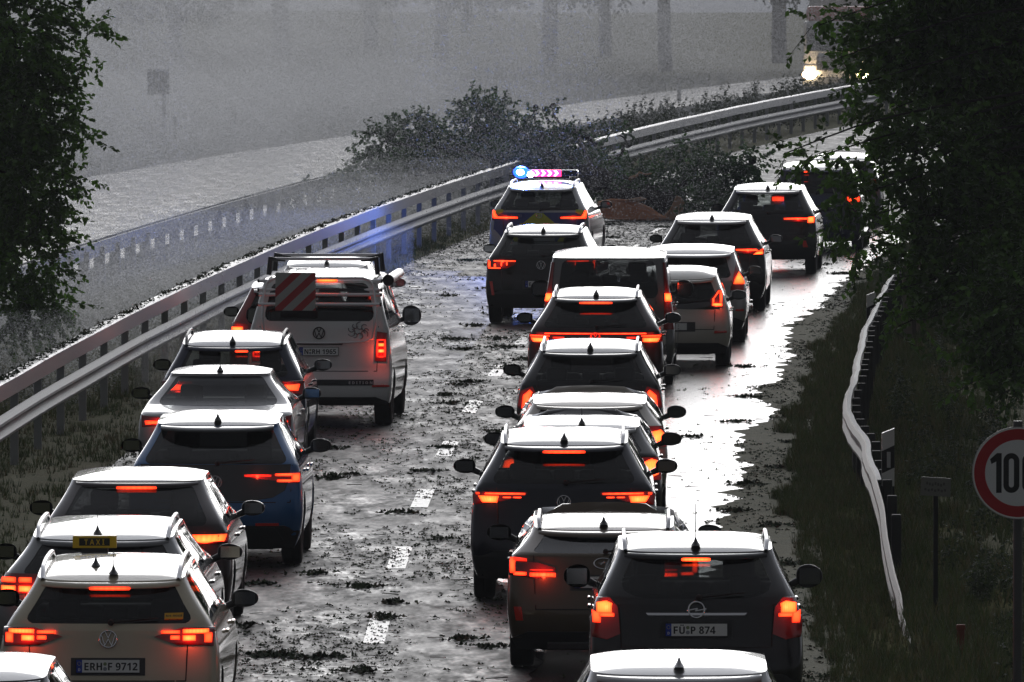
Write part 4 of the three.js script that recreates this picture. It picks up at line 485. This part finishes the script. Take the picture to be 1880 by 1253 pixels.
/** leafy twigs spread through ellipsoids [x, y, z, rx, ry, rz]; returns leaf geometry with a colour per leaf, and the twigs */
function sprays(clumps, density, leaf, tone, o = {}) {
  const p = [], c = [], id = [], tw = [], per = o.per ?? 13, a = V(0, 0, 0), b = V(0, 0, 0), n = V(0, 0, 0), q = V(0, 0, 0);
  for (const [cx, cy, cz, rx, ry, rz] of clumps) {
    const num = Math.max(5, Math.round(4.19 * rx * ry * rz * density));
    for (let k = 0; k < num; k++) {
      let u = rr(-1, 1), f = rr(0, 6.283), r0 = Math.pow(rnd(), 0.42), h = Math.sqrt(1 - u * u);
      const dir = V(h * Math.cos(f), u, h * Math.sin(f)), st = V(cx + dir.x * rx * r0 * 0.85, cy + dir.y * ry * r0 * 0.85, cz + dir.z * rz * r0 * 0.85);
      const len = Math.min(o.len ?? 0.42, 0.25 + Math.min(rx, ry, rz)) * rr(0.6, 1.15);
      dir.add(V(rr(-0.6, 0.6), rr(-0.75, 0.35), rr(-0.6, 0.6))).normalize();
      if (o.twigs && rnd() < o.twigs) tw.push(bar(st.clone().addScaledVector(dir, -0.3 * len), st.clone().addScaledVector(dir, len), 0.006, 0.003, 3));
      const tint = tone(st);
      for (let m = 0; m < per; m++) {
        const t = (m + rnd()) / per, l = leaf * rr(0.65, 1.2);
        q.copy(st).addScaledVector(dir, len * t); q.y -= 0.1 * len * t * t;
        a.set(rr(-1, 1), rr(-1, 0.4), rr(-1, 1)).normalize(); a.addScaledVector(dir, 0.7).normalize();
        n.set(rr(-1, 1), rr(0, 1.5), rr(-1, 1)); b.crossVectors(a, n).normalize(); n.crossVectors(b, a);
        const i = p.length / 3, w = l * 0.33;
        p.push(q.x, q.y, q.z, q.x + a.x * l * 0.5 + b.x * w + n.x * w * 0.35, q.y + a.y * l * 0.5 + b.y * w + n.y * w * 0.35, q.z + a.z * l * 0.5 + b.z * w + n.z * w * 0.35, q.x + a.x * l, q.y + a.y * l, q.z + a.z * l, q.x + a.x * l * 0.5 - b.x * w + n.x * w * 0.35, q.y + a.y * l * 0.5 - b.y * w + n.y * w * 0.35, q.z + a.z * l * 0.5 - b.z * w + n.z * w * 0.35);
        const v = rr(0.65, 1.35); for (let e = 0; e < 4; e++) c.push(tint[0] * v, tint[1] * v, tint[2] * v);
        id.push(i, i + 1, i + 2, i, i + 2, i + 3);
      }
    }
  }
  const g = new THREE.BufferGeometry(); g.setAttribute('position', new THREE.Float32BufferAttribute(p, 3)); g.setAttribute('color', new THREE.Float32BufferAttribute(c, 3)); g.setIndex(id); g.computeVertexNormals();
  return { leaves: g, twigs: tw.length ? merged(tw) : null };
}
function limb(a, b, r0, r1, sag = 0.15, n = 6) {   // a tapering, slightly crooked branch
  const pts = []; for (let i = 0; i <= n; i++) { const t = i / n, p = a.clone().lerp(b, t); p.y += sag * Math.sin(t * Math.PI); if (i && i < n) p.add(V(rr(-0.06, 0.06), rr(-0.06, 0.06), rr(-0.06, 0.06))); pts.push(p); }
  const c = new THREE.CatmullRomCurve3(pts), g = new THREE.TubeGeometry(c, 12, 1, 6), pos = g.attributes.position;
  for (let i = 0; i <= 12; i++) { const o = c.getPointAt(i / 12), r = lerp(r0, r1, i / 12); for (let j = 0; j <= 6; j++) { const k = i * 7 + j; pos.setXYZ(k, o.x + (pos.getX(k) - o.x) * r, o.y + (pos.getY(k) - o.y) * r, o.z + (pos.getZ(k) - o.z) * r); } }
  g.computeVertexNormals(); return g;
}
const green = (r, g, b, k = 0.3) => () => { const t = rr(1 - k, 1 + k); return [r * t, g * t, b * t]; };
function standingTree(name, label, clumps, foot, topY, r0, tone, leaf, density, o) {
  const r = base(name, foot); tag(r, label, 'tree'); const O = V(...foot), T = V(foot[0] + 0.2, topY, foot[2] - 0.1);
  const rel = clumps.map((c) => [c[0] - O.x, c[1] - O.y, c[2] - O.z, c[3], c[4], c[5]]);
  mesh('trunk', limb(V(0, -0.3, 0), T.clone().sub(O), r0, r0 * 0.35, 0.0), M.bark, r);
  for (const c of rel) { const t = clamp((c[1] + Math.hypot(c[0], c[2]) * 0.15) / (topY - O.y), 0.12, 0.95); mesh('branch', limb(V(0, 0, 0).lerp(T.clone().sub(O), t), V(c[0], c[1], c[2]), 0.035, 0.008, 0.2), M.bark, r); }
  const s = sprays(rel, density, leaf, tone, { twigs: 0.25, ...o });
  const cr = mesh('crown', s.leaves, M.leaf, r); if (s.twigs) mesh('twigs', s.twigs, M.bark, r);
  return r;
}
standingTree('broadleaf_tree', 'large dark broadleaf tree overhanging the road and verge on the right', RIGHT_CLUMPS, [9.6, 0, -153], 8.5, 0.28, green(0.075, 0.16, 0.02, 0.5), 0.11, 120, {});
standingTree('broadleaf_tree', 'tall leafy tree on the median at the left edge', LEFT_CLUMPS, [-8.2, 0, -166], 8, 0.2, green(0.08, 0.17, 0.022, 0.5), 0.105, 130, {});
{ // the tree that came down across the rail and the road
  const r = base('fallen_tree', [2.6, 0, -248]); tag(r, 'fallen tree with split orange trunk lying across guardrail and road', 'fallen tree');
  const O = V(2.6, 0, -248), rel = FALLEN_CLUMPS.map((c) => [c[0] - O.x, c[1], c[2] - O.z, c[3], c[4], c[5]]);
  const P0 = V(0.9, 0.32, 0.2), P1 = V(-1.6, 0.75, -5.5);
  mesh('trunk', limb(V(0.95, 0.3, -0.35), V(-2.2, 0.95, -7.5), 0.3, 0.16, 0.25), M.bark, r);
  const boughs = [[[-0.8, 0.6, -3], [-3.4, 2.3, -12.5]], [[-1, 0.7, -4], [-5.4, 1.5, -10]], [[-0.7, 0.6, -3], [-1.2, 1.9, -8.5]], [[-1.2, 1.75, -8.4], [-0.35, 1.15, -7]], [[0.4, 0.4, -1], [2.7, 1.25, -1.2]], [[0.4, 0.4, -1], [1.6, 0.7, -1.5]], [[-2, 0.9, -7], [-5.6, 0.6, -7.5]], [[-1.2, 0.8, -5], [-1.7, 2.25, -11]], [[-1.8, 0.9, -7], [-2.1, 2.15, -11]], [[-0.3, 1.1, -7], [0.05, 1.45, -7.5]]];
  boughs.forEach(([a, b], i) => mesh('bough', limb(V(...a), V(...b), i === 2 || i === 3 ? 0.09 : 0.055, 0.02, 0.12), M.bark, r));
  for (const c of rel) { const a = boughs[Math.floor(rnd() * boughs.length)][1]; const bb = boughs.map((q) => q[1]).sort((p, q) => Math.hypot(p[0] - c[0], p[1] - c[1], p[2] - c[2]) - Math.hypot(q[0] - c[0], q[1] - c[1], q[2] - c[2]))[0]; mesh('branch', limb(V(...bb), V(c[0], c[1], c[2]), 0.03, 0.01, 0.1), M.bark, r); }
  const s = sprays(rel, 150, 0.115, green(0.06, 0.13, 0.035, 0.4), { twigs: 0.35 }); mesh('crown', s.leaves, M.leaf, r); mesh('twigs', s.twigs, M.bark, r);
  // split wood: long torn slabs, fresh and orange
  const wood = std(0.6, 0.26, 0.12, 0.75, { bumpMap: grainSoil, bumpScale: 0.02 }), pale = std(0.45, 0.26, 0.13, 0.75);
  const slab = (pts, z, dpt, m) => { const sh = new THREE.Shape(pts.map((a) => new THREE.Vector2(...a))), g = new THREE.ExtrudeGeometry(sh, { depth: dpt, bevelEnabled: true, bevelSize: 0.02, bevelThickness: 0.03, bevelSegments: 1, steps: 2 }), p = g.attributes.position; for (let i = 0; i < p.count; i++) p.setZ(i, p.getZ(i) + 0.1 * noise(p.getX(i) * 3, p.getY(i) * 4, 2.2)); g.computeVertexNormals(); const q = mesh('split_wood', g, m, r); q.position.z = z; return q; };
  slab([[-0.75, 0.12], [-0.5, 0.05], [-0.1, 0.03], [0.35, 0.02], [0.62, 0.0], [0.75, 0.06], [0.55, 0.16], [0.42, 0.26], [0.2, 0.36], [-0.1, 0.44], [-0.45, 0.46], [-0.72, 0.4]], 0.35, 0.12, wood);
  slab([[0.72, 0.0], [0.95, 0.02], [1.12, 0.14], [1.15, 0.34], [1.05, 0.5], [0.97, 0.52], [0.92, 0.4], [0.84, 0.24], [0.7, 0.08]], 0.2, 0.14, pale);
  slab([[-0.1, 0.46], [0.2, 0.5], [0.3, 0.47], [0.12, 0.42]], 0.42, 0.08, pale);
  mesh('torn_stick', limb(V(-0.05, 0.9, 0.3), V(0.42, 1.02, 0.2), 0.04, 0.015, 0.06), pale, r);
  mesh('bark_slab', limb(V(-0.6, 0.5, 0.1), V(0.95, 0.42, 0.05), 0.2, 0.14, 0.05), M.bark, r);
}
{ // broken branch at the far end of the verge
  const r = base('broken_branch', [6.7, 0, -214]); tag(r, 'small broken branch lying on the wet shoulder under the hanging tree', 'branch');
  mesh('stem', limb(V(-0.35, 0.03, 0.2), V(0.5, 0.1, -0.1), 0.02, 0.008, 0.12), M.bark, r); mesh('side_stem', limb(V(-0.2, 0.05, 0.15), V(0.1, 0.42, 0), 0.012, 0.005, 0.1), M.bark, r);
  const s = sprays([[-0.3, 0.1, 0.2, 0.3, 0.1, 0.3], [0.1, 0.3, 0, 0.2, 0.15, 0.3]], 150, 0.07, green(0.05, 0.07, 0.03), { twigs: 0.6 }); mesh('leaves', s.leaves, M.leaf, r);
}
// woodland: one tree built, then copied
{
  const proto = (sd) => { seed = sd; const cl = [], n = 22; for (let i = 0; i < n; i++) { const y = 2.2 + 12 * Math.pow(rnd(), 0.9), R = 3.6 * Math.sin(clamp((y - 0.2) / 15, 0.12, 0.95) * Math.PI) * rr(0.45, 1), a = rr(0, 6.283); cl.push([R * Math.cos(a), y, R * Math.sin(a), rr(0.9, 1.7), rr(0.6, 1.2), rr(0.9, 1.7)]); } return cl; };
  const build = (sd, tone) => { const cl = proto(sd), r = new THREE.Group(); mesh('trunk', limb(V(0, -0.4, 0), V(0.3, 13, 0.2), 0.32, 0.06, 0, 8), M.bark, r); for (const c of cl) { const t = clamp((c[1] - 0.8) / 13, 0.08, 0.95); mesh('branch', limb(V(0.3 * t, 13 * t, 0.2 * t), V(c[0], c[1], c[2]), 0.09, 0.02, 0.3), M.bark, r); } mesh('crown', sprays(cl, 13, 0.2, tone, { len: 0.8, per: 11 }).leaves, M.leaf, r); return r; };
  const kinds = [build(11, green(0.04, 0.058, 0.022)), build(23, green(0.05, 0.064, 0.024)), build(37, green(0.036, 0.055, 0.026))];
  const spots = [[-19, 452], [-13, 440], [-9.2, 458], [-2.7, 438], [1.5, 462], [6, 446], [11, 470], [16.5, 452], [22, 468], [-25, 446], [-16.5, 470], [4, 490], [27, 455], [-6, 484]];
  const label = (x, d) => `misty woodland tree beyond the opposite carriageway, trunk at ${['the far left', 'left of centre', 'centre', 'right of centre', 'the far right'][clamp(Math.floor((x + 25) / 10), 0, 4)]}`;
  spots.forEach(([x, d], i) => { const t = kinds[i % 3].clone(); t.name = numbered('woodland_tree'); t.position.set(x, d > 445 ? 0.7 : 0.4, -d); t.rotation.y = i * 1.9; t.scale.setScalar(rr(0.9, 1.25)); scene.add(t); tag(t, 'bare-stemmed woodland tree fading into the mist at the back', 'tree', 'woodland trees in the mist'); });
  const near = [[17, 118], [14.2, 140], [15, 160], [14, 178], [12.5, 196], [16, 215], [15, 240], [17, 98], [19, 80]];
  near.forEach(([x, d], i) => { const t = kinds[i % 3].clone(); t.name = numbered('woodland_tree'); t.position.set(x, 0, -d); t.rotation.y = i * 2.3; t.scale.setScalar(rr(0.85, 1.15)); scene.add(t); tag(t, 'dark woodland tree in the mass of foliage along the roadside', 'tree', 'woodland trees along the road'); });
}
// ------------------------------------------------------------------ litter, grass, weeds
seed = 99;
function scatter(name, label, geo, mat, n, place, kind = 'stuff') {
  const im = new THREE.InstancedMesh(geo, mat, n), m = new THREE.Matrix4(), q = new THREE.Quaternion(), e = new THREE.Euler(), s = V(1, 1, 1), col = new THREE.Color(); let k = 0;
  for (let tries = 0; k < n && tries < n * 12; tries++) { const r = place(); if (!r) continue; const [x, y, z, sc, ry, rx = 0, c] = r; e.set(rx, ry, 0); q.setFromEuler(e); s.setScalar(sc); m.compose(V(x, y, z), q, s); im.setMatrixAt(k, m); if (c) im.setColorAt(k, col.setRGB(...c)); k++; }
  im.count = k; im.name = numbered(name); im.castShadow = im.receiveShadow = true; tag(im, label, null, null, kind); scene.add(im); return im;
}
const bitGeo = (() => { const p = [], id = []; for (let k = 0; k < 3; k++) { const a = k * 2.1 + 0.3, l = 0.06, w = 0.024, ux = Math.cos(a), uz = Math.sin(a), o = p.length / 3; p.push(0, 0.004, 0, ux * l * 0.5 - uz * w, 0.022 + 0.012 * k, uz * l * 0.5 + ux * w, ux * l, 0.012, uz * l, ux * l * 0.5 + uz * w, 0.006, uz * l * 0.5 - ux * w); id.push(o, o + 1, o + 2, o, o + 2, o + 3); } const g = new THREE.BufferGeometry(); g.setAttribute('position', new THREE.Float32BufferAttribute(p, 3)); g.setIndex(id); g.computeVertexNormals(); return g; })();
M.litter = std(1, 1, 1, 0.75, { side: THREE.DoubleSide });
const litterTone = () => { const t = rr(0.6, 1.3); return rnd() < 0.16 ? [0.08 * t, 0.055 * t, 0.025 * t] : [0.035 * t, 0.058 * t, 0.018 * t]; };
scatter('leaf_litter', 'torn green leaves strewn over the wet road', bitGeo, M.litter, 36000, () => {
  const d = 92 + 160 * Math.pow(rnd(), 1.25), x = lerp(paveL(d), paveR(d), rnd()), n = noise(x * 0.8, d * 0.12, 3) + 0.7 * noise(x * 2.2, d * 0.5, 6), mid = Math.exp(-(((x - laneX(d) - 0.2) / 1.5) ** 2)), gut = sstep(puddleEdge(d) - 0.1, puddleEdge(d) + 0.25, x), wet = x > laneX(d) + 1.4 && !gut ? 0.12 : 1, left = sstep(laneX(d) - 2.2, paveL(d), x), far = sstep(205, 245, d);
  if (rnd() > clamp(0.12 + n * 1.0 + 0.3 * mid, 0.02, 1) * wet + 0.75 * gut * (0.5 + n) + 0.5 * far + 0.35 * left) return null;
  return [x, 0.003, -d, 0.36 * Math.exp(rr(-0.8, 0.7)), rr(0, 6.28), rr(-0.15, 0.15), litterTone()];
});
scatter('leaf_clumps', 'heaped clumps of torn leaves and twigs on the wet road', bitGeo, M.litter, 5000, (() => { let c = null, left = 0; return () => { if (left <= 0) { const d = 95 + 150 * rnd(), x = lerp(paveL(d) + 0.4, paveR(d), rnd()); const g = x > puddleEdge(d) || Math.abs(x - laneX(d)) < 1.6 || d > 215; if (!g && rnd() < 0.8) return null; c = [x, d]; left = Math.round(rr(14, 60)); } left--; return [c[0] + rr(-1, 1) * rr(0, 0.32), 0.003 + 0.015 * rnd(), -(c[1] + rr(-1, 1) * rr(0, 0.5)), rr(0.5, 1.0), rr(0, 6.28), rr(-0.5, 0.5), litterTone()]; }; })());
scatter('twigs', 'snapped twigs lying on the road', bar(V(-0.12, 0.008, 0), V(0.12, 0.012, 0.02), 0.006, 0.004, 5), M.bark, 450, () => { const d = rr(94, 245), x = lerp(paveL(d), paveR(d), rnd()); return [x, 0.004, -d, rr(0.35, 1.0), rr(0, 6.28)]; });
scatter('leaf_litter', 'wet leaf scraps stuck on top of the guardrail beam', bitGeo, M.litter, 800, () => { const d = rr(130, 260); return [medianRailX(d) + rr(-0.09, 0.05), 1.148, -d, rr(0.5, 1.1), rr(0, 6.28), 0, litterTone()]; });
const tuft = (n, h, w, lean) => { const p = [], id = []; for (let k = 0; k < n; k++) { const a = k * 2.4, ox = 0.03 * Math.cos(a * 1.7), oz = 0.03 * Math.sin(a * 2.3), l = h * (0.6 + 0.4 * ((k * 37) % 10) / 10), o = p.length / 3; p.push(ox - w * Math.sin(a), 0, oz + w * Math.cos(a), ox + w * Math.sin(a), 0, oz - w * Math.cos(a), ox + lean * l * Math.cos(a), l, oz + lean * l * Math.sin(a)); id.push(o, o + 1, o + 2); } const g = new THREE.BufferGeometry(); g.setAttribute('position', new THREE.Float32BufferAttribute(p, 3)); g.setIndex(id); g.computeVertexNormals(); return g; };
M.grass = new THREE.MeshPhysicalMaterial({ color: 0xffffff, roughness: 0.85, transmission: 0.3, thickness: 0, side: THREE.DoubleSide });
const grassTone = () => { const t = rr(0.6, 1.25); return rnd() < 0.25 ? [0.14 * t, 0.12 * t, 0.055 * t] : [0.075 * t, 0.105 * t, 0.032 * t]; };
const vergeY = (x, d) => { const t = (x - paveR(d)) / (vergeRailX(d) + 60 - paveR(d)); return -0.01 - 0.35 * sstep(0.02, 0.08, t) + 0.9 * sstep(0.15, 0.6, t) + 0.04 * noise(x * 0.9, d * 0.35) - 0.02; };
scatter('grass', 'wet grass on the right verge', tuft(9, 0.2, 0.006, 0.45), M.grass, 60000, () => { const d = 80 + 170 * Math.pow(rnd(), 1.2), x = paveR(d) - 0.12 - 0.45 * Math.max(0, noise(d * 0.3, 2.2)) - 0.2 * Math.abs(noise(d * 1.4, 5.1)) + 9 * Math.pow(rnd(), 1.4); if (rnd() > 0.45 + 0.6 * noise(x * 0.7, d * 0.25, 5) + 0.5 * sstep(1.5, 0.1, x - paveR(d))) return null; return [x, vergeY(x, d), -d, rr(0.5, 1.3) * (x < vergeRailX(d) ? 0.75 : 1.1), rr(0, 6.28), rr(-0.1, 0.1), grassTone()]; });
scatter('grass', 'sparse muddy grass on the left strip and the median', tuft(8, 0.13, 0.006, 0.6), M.grass, 42000, () => { const d = 92 + 190 * Math.pow(rnd(), 1.1), x = lerp(farRailX(d) - 0.7, paveL(d) + 0.1, rnd()); if (rnd() > 0.35 + 0.7 * noise(x * 0.9, d * 0.2, 8) + 0.3 * sstep(0.4, -0.2, x - medianRailX(d))) return null; return [x, -0.02 + 0.03 * noise(x * 0.9, d * 0.35), -d, rr(0.4, 1.2), rr(0, 6.28), 0, grassTone()]; });
scatter('grass', 'tall grass on the bank beyond the opposite carriageway', tuft(9, 0.45, 0.012, 0.4), M.grass, 9000, () => { const d = rr(200, 440), x = farRailX(d) - 9.4 - 16 * rnd(); return [x, 0.0 + 0.3 * (farRailX(d) - 9.4 - x) / 16, -d, rr(0.6, 1.3), rr(0, 6.28), 0, grassTone()]; });
{ const w = sprays([[0, 0.55, 0, 0.16, 0.45, 0.16]], 600, 0.07, green(0.045, 0.065, 0.03), { len: 0.2, per: 6 }).leaves, stem = bar(V(0, 0, 0), V(0.03, 1.1, 0), 0.008, 0.003, 4);
  M.weed = M.leaf; scatter('weeds', 'tall weeds growing behind the guardrail', w, M.leaf, 420, () => { const d = 262 + 120 * rnd(), x = medianRailX(d) - rr(0.3, 2.6); if (rnd() > 0.45 + noise(d * 0.2, 1)) return null; return [x, 0, -d, rr(0.6, 1.5), rr(0, 6.28)]; });
  scatter('undergrowth', 'dark leafy undergrowth on the right bank', w, M.leaf, 700, () => { const d = 84 + 140 * rnd(), x = vergeRailX(d) + 0.5 + 5 * Math.pow(rnd(), 0.8); if (rnd() > 0.3 + 0.9 * noise(x * 0.6, d * 0.2, 11) + 0.35 * sstep(120, 85, d)) return null; return [x, vergeY(x, d), -d, rr(0.25, 0.75), rr(0, 6.28)]; }); }

// ------------------------------------------------------------------ signs, delineators, fence
M.signWhite = std(0.62, 0.62, 0.6, 0.35); M.postGrey = std(0.1, 0.1, 0.1, 0.5, { metalness: 0.5 });
{
  const r = base('speed_limit_sign', [4.1, -0.3, -92.5]); tag(r, 'round red-rimmed speed limit sign reading 100 at the right edge', 'road sign');
  const face = textMat(512, 512, (c) => { c.fillStyle = '#9a9a98'; c.fillRect(0, 0, 512, 512); c.fillStyle = '#dcdcd8'; c.beginPath(); c.arc(256, 256, 252, 0, 7); c.fill(); c.fillStyle = '#a80e1a'; c.beginPath(); c.arc(256, 256, 244, 0, 7); c.fill(); c.fillStyle = '#d6d8d8'; c.beginPath(); c.arc(256, 256, 184, 0, 7); c.fill(); c.strokeStyle = '#0a0c12'; c.fillStyle = '#0a0c12'; c.lineWidth = 30; for (const x of [218, 322]) { c.beginPath(); c.moveTo(x - 29, 200); c.arc(x, 190, 29, Math.PI, 0); c.lineTo(x + 29, 322); c.arc(x, 322, 29, 0, Math.PI); c.closePath(); c.stroke(); } c.fillRect(134, 150, 30, 216); c.beginPath(); c.moveTo(164, 146); c.lineTo(138, 146); c.lineTo(100, 180); c.lineTo(108, 206); c.lineTo(164, 176); c.fill(); });
  const disc = mesh('sign_disc', new THREE.CylinderGeometry(0.375, 0.375, 0.02, 64).rotateY(Math.PI / 2).rotateX(Math.PI / 2), [M.postGrey, face, M.postGrey], r); disc.position.set(0, 2.58, 0.05);
  mesh('post', bar(V(0, 0, 0), V(0, 3.0, 0), 0.038, 0.038, 14), M.postGrey, r);
}
{
  const r = base('small_sign', [4.12, -0.2, -111]); tag(r, 'small weathered rectangular sign on a short stake behind the guardrail', 'sign');
  const f = textMat(128, 80, (c) => { c.fillStyle = '#6e6e68'; c.fillRect(0, 0, 128, 80); c.fillStyle = '#4a4b44'; for (let i = 0; i < 7; i++) { c.fillRect(22 + i * 12, 20 + (i % 3) * 3, 8, 12); c.fillRect(16 + i * 14, 48 + (i % 2) * 4, 9, 10); } });
  const b = mesh('sign_board', box(0.29, 0.18, 0.02), [M.postGrey, M.postGrey, M.postGrey, M.postGrey, f, M.postGrey], r); b.position.set(0, 1.42, 0.03); b.rotation.z = -0.06; mesh('stake', box(0.045, 1.4, 0.03, 0, 0.7, 0), M.rubber, r);
}
function delineator(label, x, d, y0, h, turn = 0) {
  const r = base('delineator_post', [x, y0, -d], turn); tag(r, label, 'delineator', 'delineator posts');
  const s = (a, b, w) => { const sh = new THREE.Shape(); sh.moveTo(-w, a[0]); sh.lineTo(w, a[1]); sh.lineTo(w, b[1]); sh.lineTo(-w, b[0]); return new THREE.ExtrudeGeometry(sh, { depth: 0.09, bevelEnabled: true, bevelSize: 0.008, bevelThickness: 0.01, bevelSegments: 2 }); };
  mesh('post', s([0, 0], [h - 0.05, h], 0.06), M.signWhite, r); mesh('black_band', s([h - 0.47, h - 0.41], [h - 0.24, h - 0.18], 0.062).translate(0, 0, 0.004), M.rubber, r); mesh('lower_band', s([0, 0], [h - 0.62, h - 0.62], 0.062).translate(0, 0, 0.004), M.rubber, r);
  mesh('reflector', box(0.04, 0.17, 0.012, 0.005, h - 0.33, 0.116, 0.003), M.silverBar, r);
}
delineator('slanted white delineator post with black band beside the bent guardrail end', 4.05, 123, -0.1, 1.33);
delineator('white delineator post with black band under the hanging branches', 5.5, 175, -0.12, 1.05);
delineator('faint delineator post in the mist left of the fallen tree', -7.9, 325, 0, 1.0);
delineator('faint delineator post in the mist right of the fallen tree', 5.8, 397, 0, 1.0);
{ const r = base('road_sign', [-9.75, 0, -315]); tag(r, 'faint rectangular sign board on a post in the mist at upper left', 'road sign'); mesh('sign_board', box(0.6, 0.7, 0.03, 0, 1.95, 0, 0.01), M.postGrey, r); mesh('post', bar(V(0.16, 0, 0), V(0.16, 1.7, 0), 0.06, 0.05, 10), M.postGrey, r); mesh('side_post', bar(V(0.46, 0, 0), V(0.46, 1.0, 0), 0.04, 0.04, 8), M.postGrey, r); }
{ const r = base('marker_stake', [4.15, -0.35, -105.5]); tag(r, 'short rusty red marker stake in the grass at lower right', 'stake'); mesh('stake', box(0.07, 0.55, 0.05, 0, 0.27, 0, 0.01), std(0.16, 0.04, 0.025, 0.7), r); mesh('cap', box(0.085, 0.05, 0.06, 0, 0.55, 0, 0.012), std(0.2, 0.05, 0.03, 0.7), r); }
{ const r = base('timber_fence', [0, 0, 0]); tag(r, 'row of weathered upright timber posts behind the right guardrail', 'fence'); const woods = [std(0.17, 0.15, 0.12, 0.85), std(0.08, 0.07, 0.06, 0.85), std(0.24, 0.2, 0.16, 0.85)];
  for (let i = 0; i < 16; i++) { const d = 178 + i * 1.7, x = vergeRailX(d) + 0.5 + 0.03 * i, p = mesh('post', box(0.13, 1.5, 0.13, 0, 0.6, 0, 0.012), woods[i % 3], r); p.position.set(x, -0.1, -d); p.rotation.z = rr(-0.03, 0.03); }
  for (const y of [0.55, 1.0]) mesh('rail', railLoft([[0, 0], [0, 0.1], [0.04, 0.1], [0.04, 0]], (d) => vergeRailX(d) + 0.58 + 0.03 * (d - 178) / 1.7, 177, 205, 1, 1, () => y, true), woods[1], r); }
// ------------------------------------------------------------------ drifting mist of fine water drops over the opposite carriageway
seed = 4242;
{
  const mat = new THREE.MeshPhysicalMaterial({ color: new THREE.Color().setRGB(0.96, 0.97, 0.99), roughness: 1, transmission: 0.95, thickness: 0, transparent: true, opacity: 0.28, depthWrite: false });
  const BX = 4, BY = 1.8, BZ = 6, FULL = 27000, shares = [0.12, 0.25, 0.42, 0.65, 1.0, 1.45], n = V(0, 0, 0), a = V(0, 0, 0), b = V(0, 0, 0);
  const flakes = (count) => { const p = new Float32Array(count * 9); for (let k = 0; k < count; k++) { const x = rr(-0.5, 0.5) * BX, y = rr(-0.5, 0.5) * BY, z = rr(-0.5, 0.5) * BZ, e = rr(0.0081, 0.0155); n.set(rr(-1, 1), rr(-1, 1), rr(-1, 1)).normalize(); a.set(n.y, n.z, -n.x).cross(n).normalize(); b.crossVectors(n, a); for (let i = 0; i < 3; i++) { const t = i * 2.0944, c = Math.cos(t) * e, s = Math.sin(t) * e; p[k * 9 + i * 3] = x + a.x * c + b.x * s; p[k * 9 + i * 3 + 1] = y + a.y * c + b.y * s; p[k * 9 + i * 3 + 2] = z + a.z * c + b.z * s; } } const g = new THREE.BufferGeometry(); g.setAttribute('position', new THREE.BufferAttribute(p, 3)); g.computeVertexNormals(); return g; };
  const cells = shares.map(() => []);
  for (let d = 144; d < 392; d += BZ) { const half = d * 0.0475 + 2; for (let x = -half; x < half; x += BX) for (let k = 0; k < 3; k++) {
    const y = 0.95 + k * BY, u = farRailX(d) - x, low = 1 - 0.12 * k;
    const w = sstep(-5.5, d < 215 ? 0 : 5, u) * (0.22 * sstep(150, 190, d) + 0.7 * sstep(215, 310, d)) * (d < 215 ? sstep(-4.6, -1.5, u) : 1) * low * (0.8 + 0.9 * noise(x * 0.13, y * 0.3, d * 0.03)) * (1 + 0.75 * sstep(-1, -7, x) * sstep(3.2, 1.2, y)) + rr(-0.06, 0.06) + 0.22 * Math.exp(-(((x + 0.5) / 5) ** 2) - ((d - 236) / 14) ** 2);
    if (w < 0.06) continue;
    cells[shares.reduce((m, s, i) => (Math.abs(s - w) < Math.abs(shares[m] - w) ? i : m), 0)].push([x, y, -d]);
  } }
  shares.forEach((sh, i) => { const im = new THREE.InstancedMesh(flakes(Math.round(FULL * sh)), mat, cells[i].length), m = new THREE.Matrix4(); cells[i].forEach((c, k) => { m.makeRotationY(rnd() < 0.5 ? 0 : Math.PI).setPosition(...c); im.setMatrixAt(k, m); }); im.name = numbered('mist'); tag(im, 'bank of drifting mist over the opposite carriageway', null, null, 'stuff'); scene.add(im); });
  // thick ground mist lying in the median and along the strip before it
  const low = []; for (let d = 158; d < 268; d += 5.5) { const m = (farRailX(d) + medianRailX(d)) / 2, w = medianRailX(d) - farRailX(d) - 0.7; low.push([m, d, w / BX, 1.15 + 0.25 * noise(d * 0.2, 4)]); if (d < 214) low.push([medianRailX(d) + 0.3 + (paveL(d) - medianRailX(d)) * 0.42, d, 0.22, 0.8]); }
  const lowIm = new THREE.InstancedMesh(flakes(FULL * 1.7), mat, low.length); low.forEach(([x, d, sx, h], k) => { const m = new THREE.Matrix4().makeScale(sx, h / BY, 1).setPosition(x, h / 2 + 0.02, -d); lowIm.setMatrixAt(k, m); }); lowIm.name = numbered('mist'); tag(lowIm, 'thick low mist lying in the median between the guardrails', null, null, 'stuff'); scene.add(lowIm);
}
renderer.render(scene, camera);
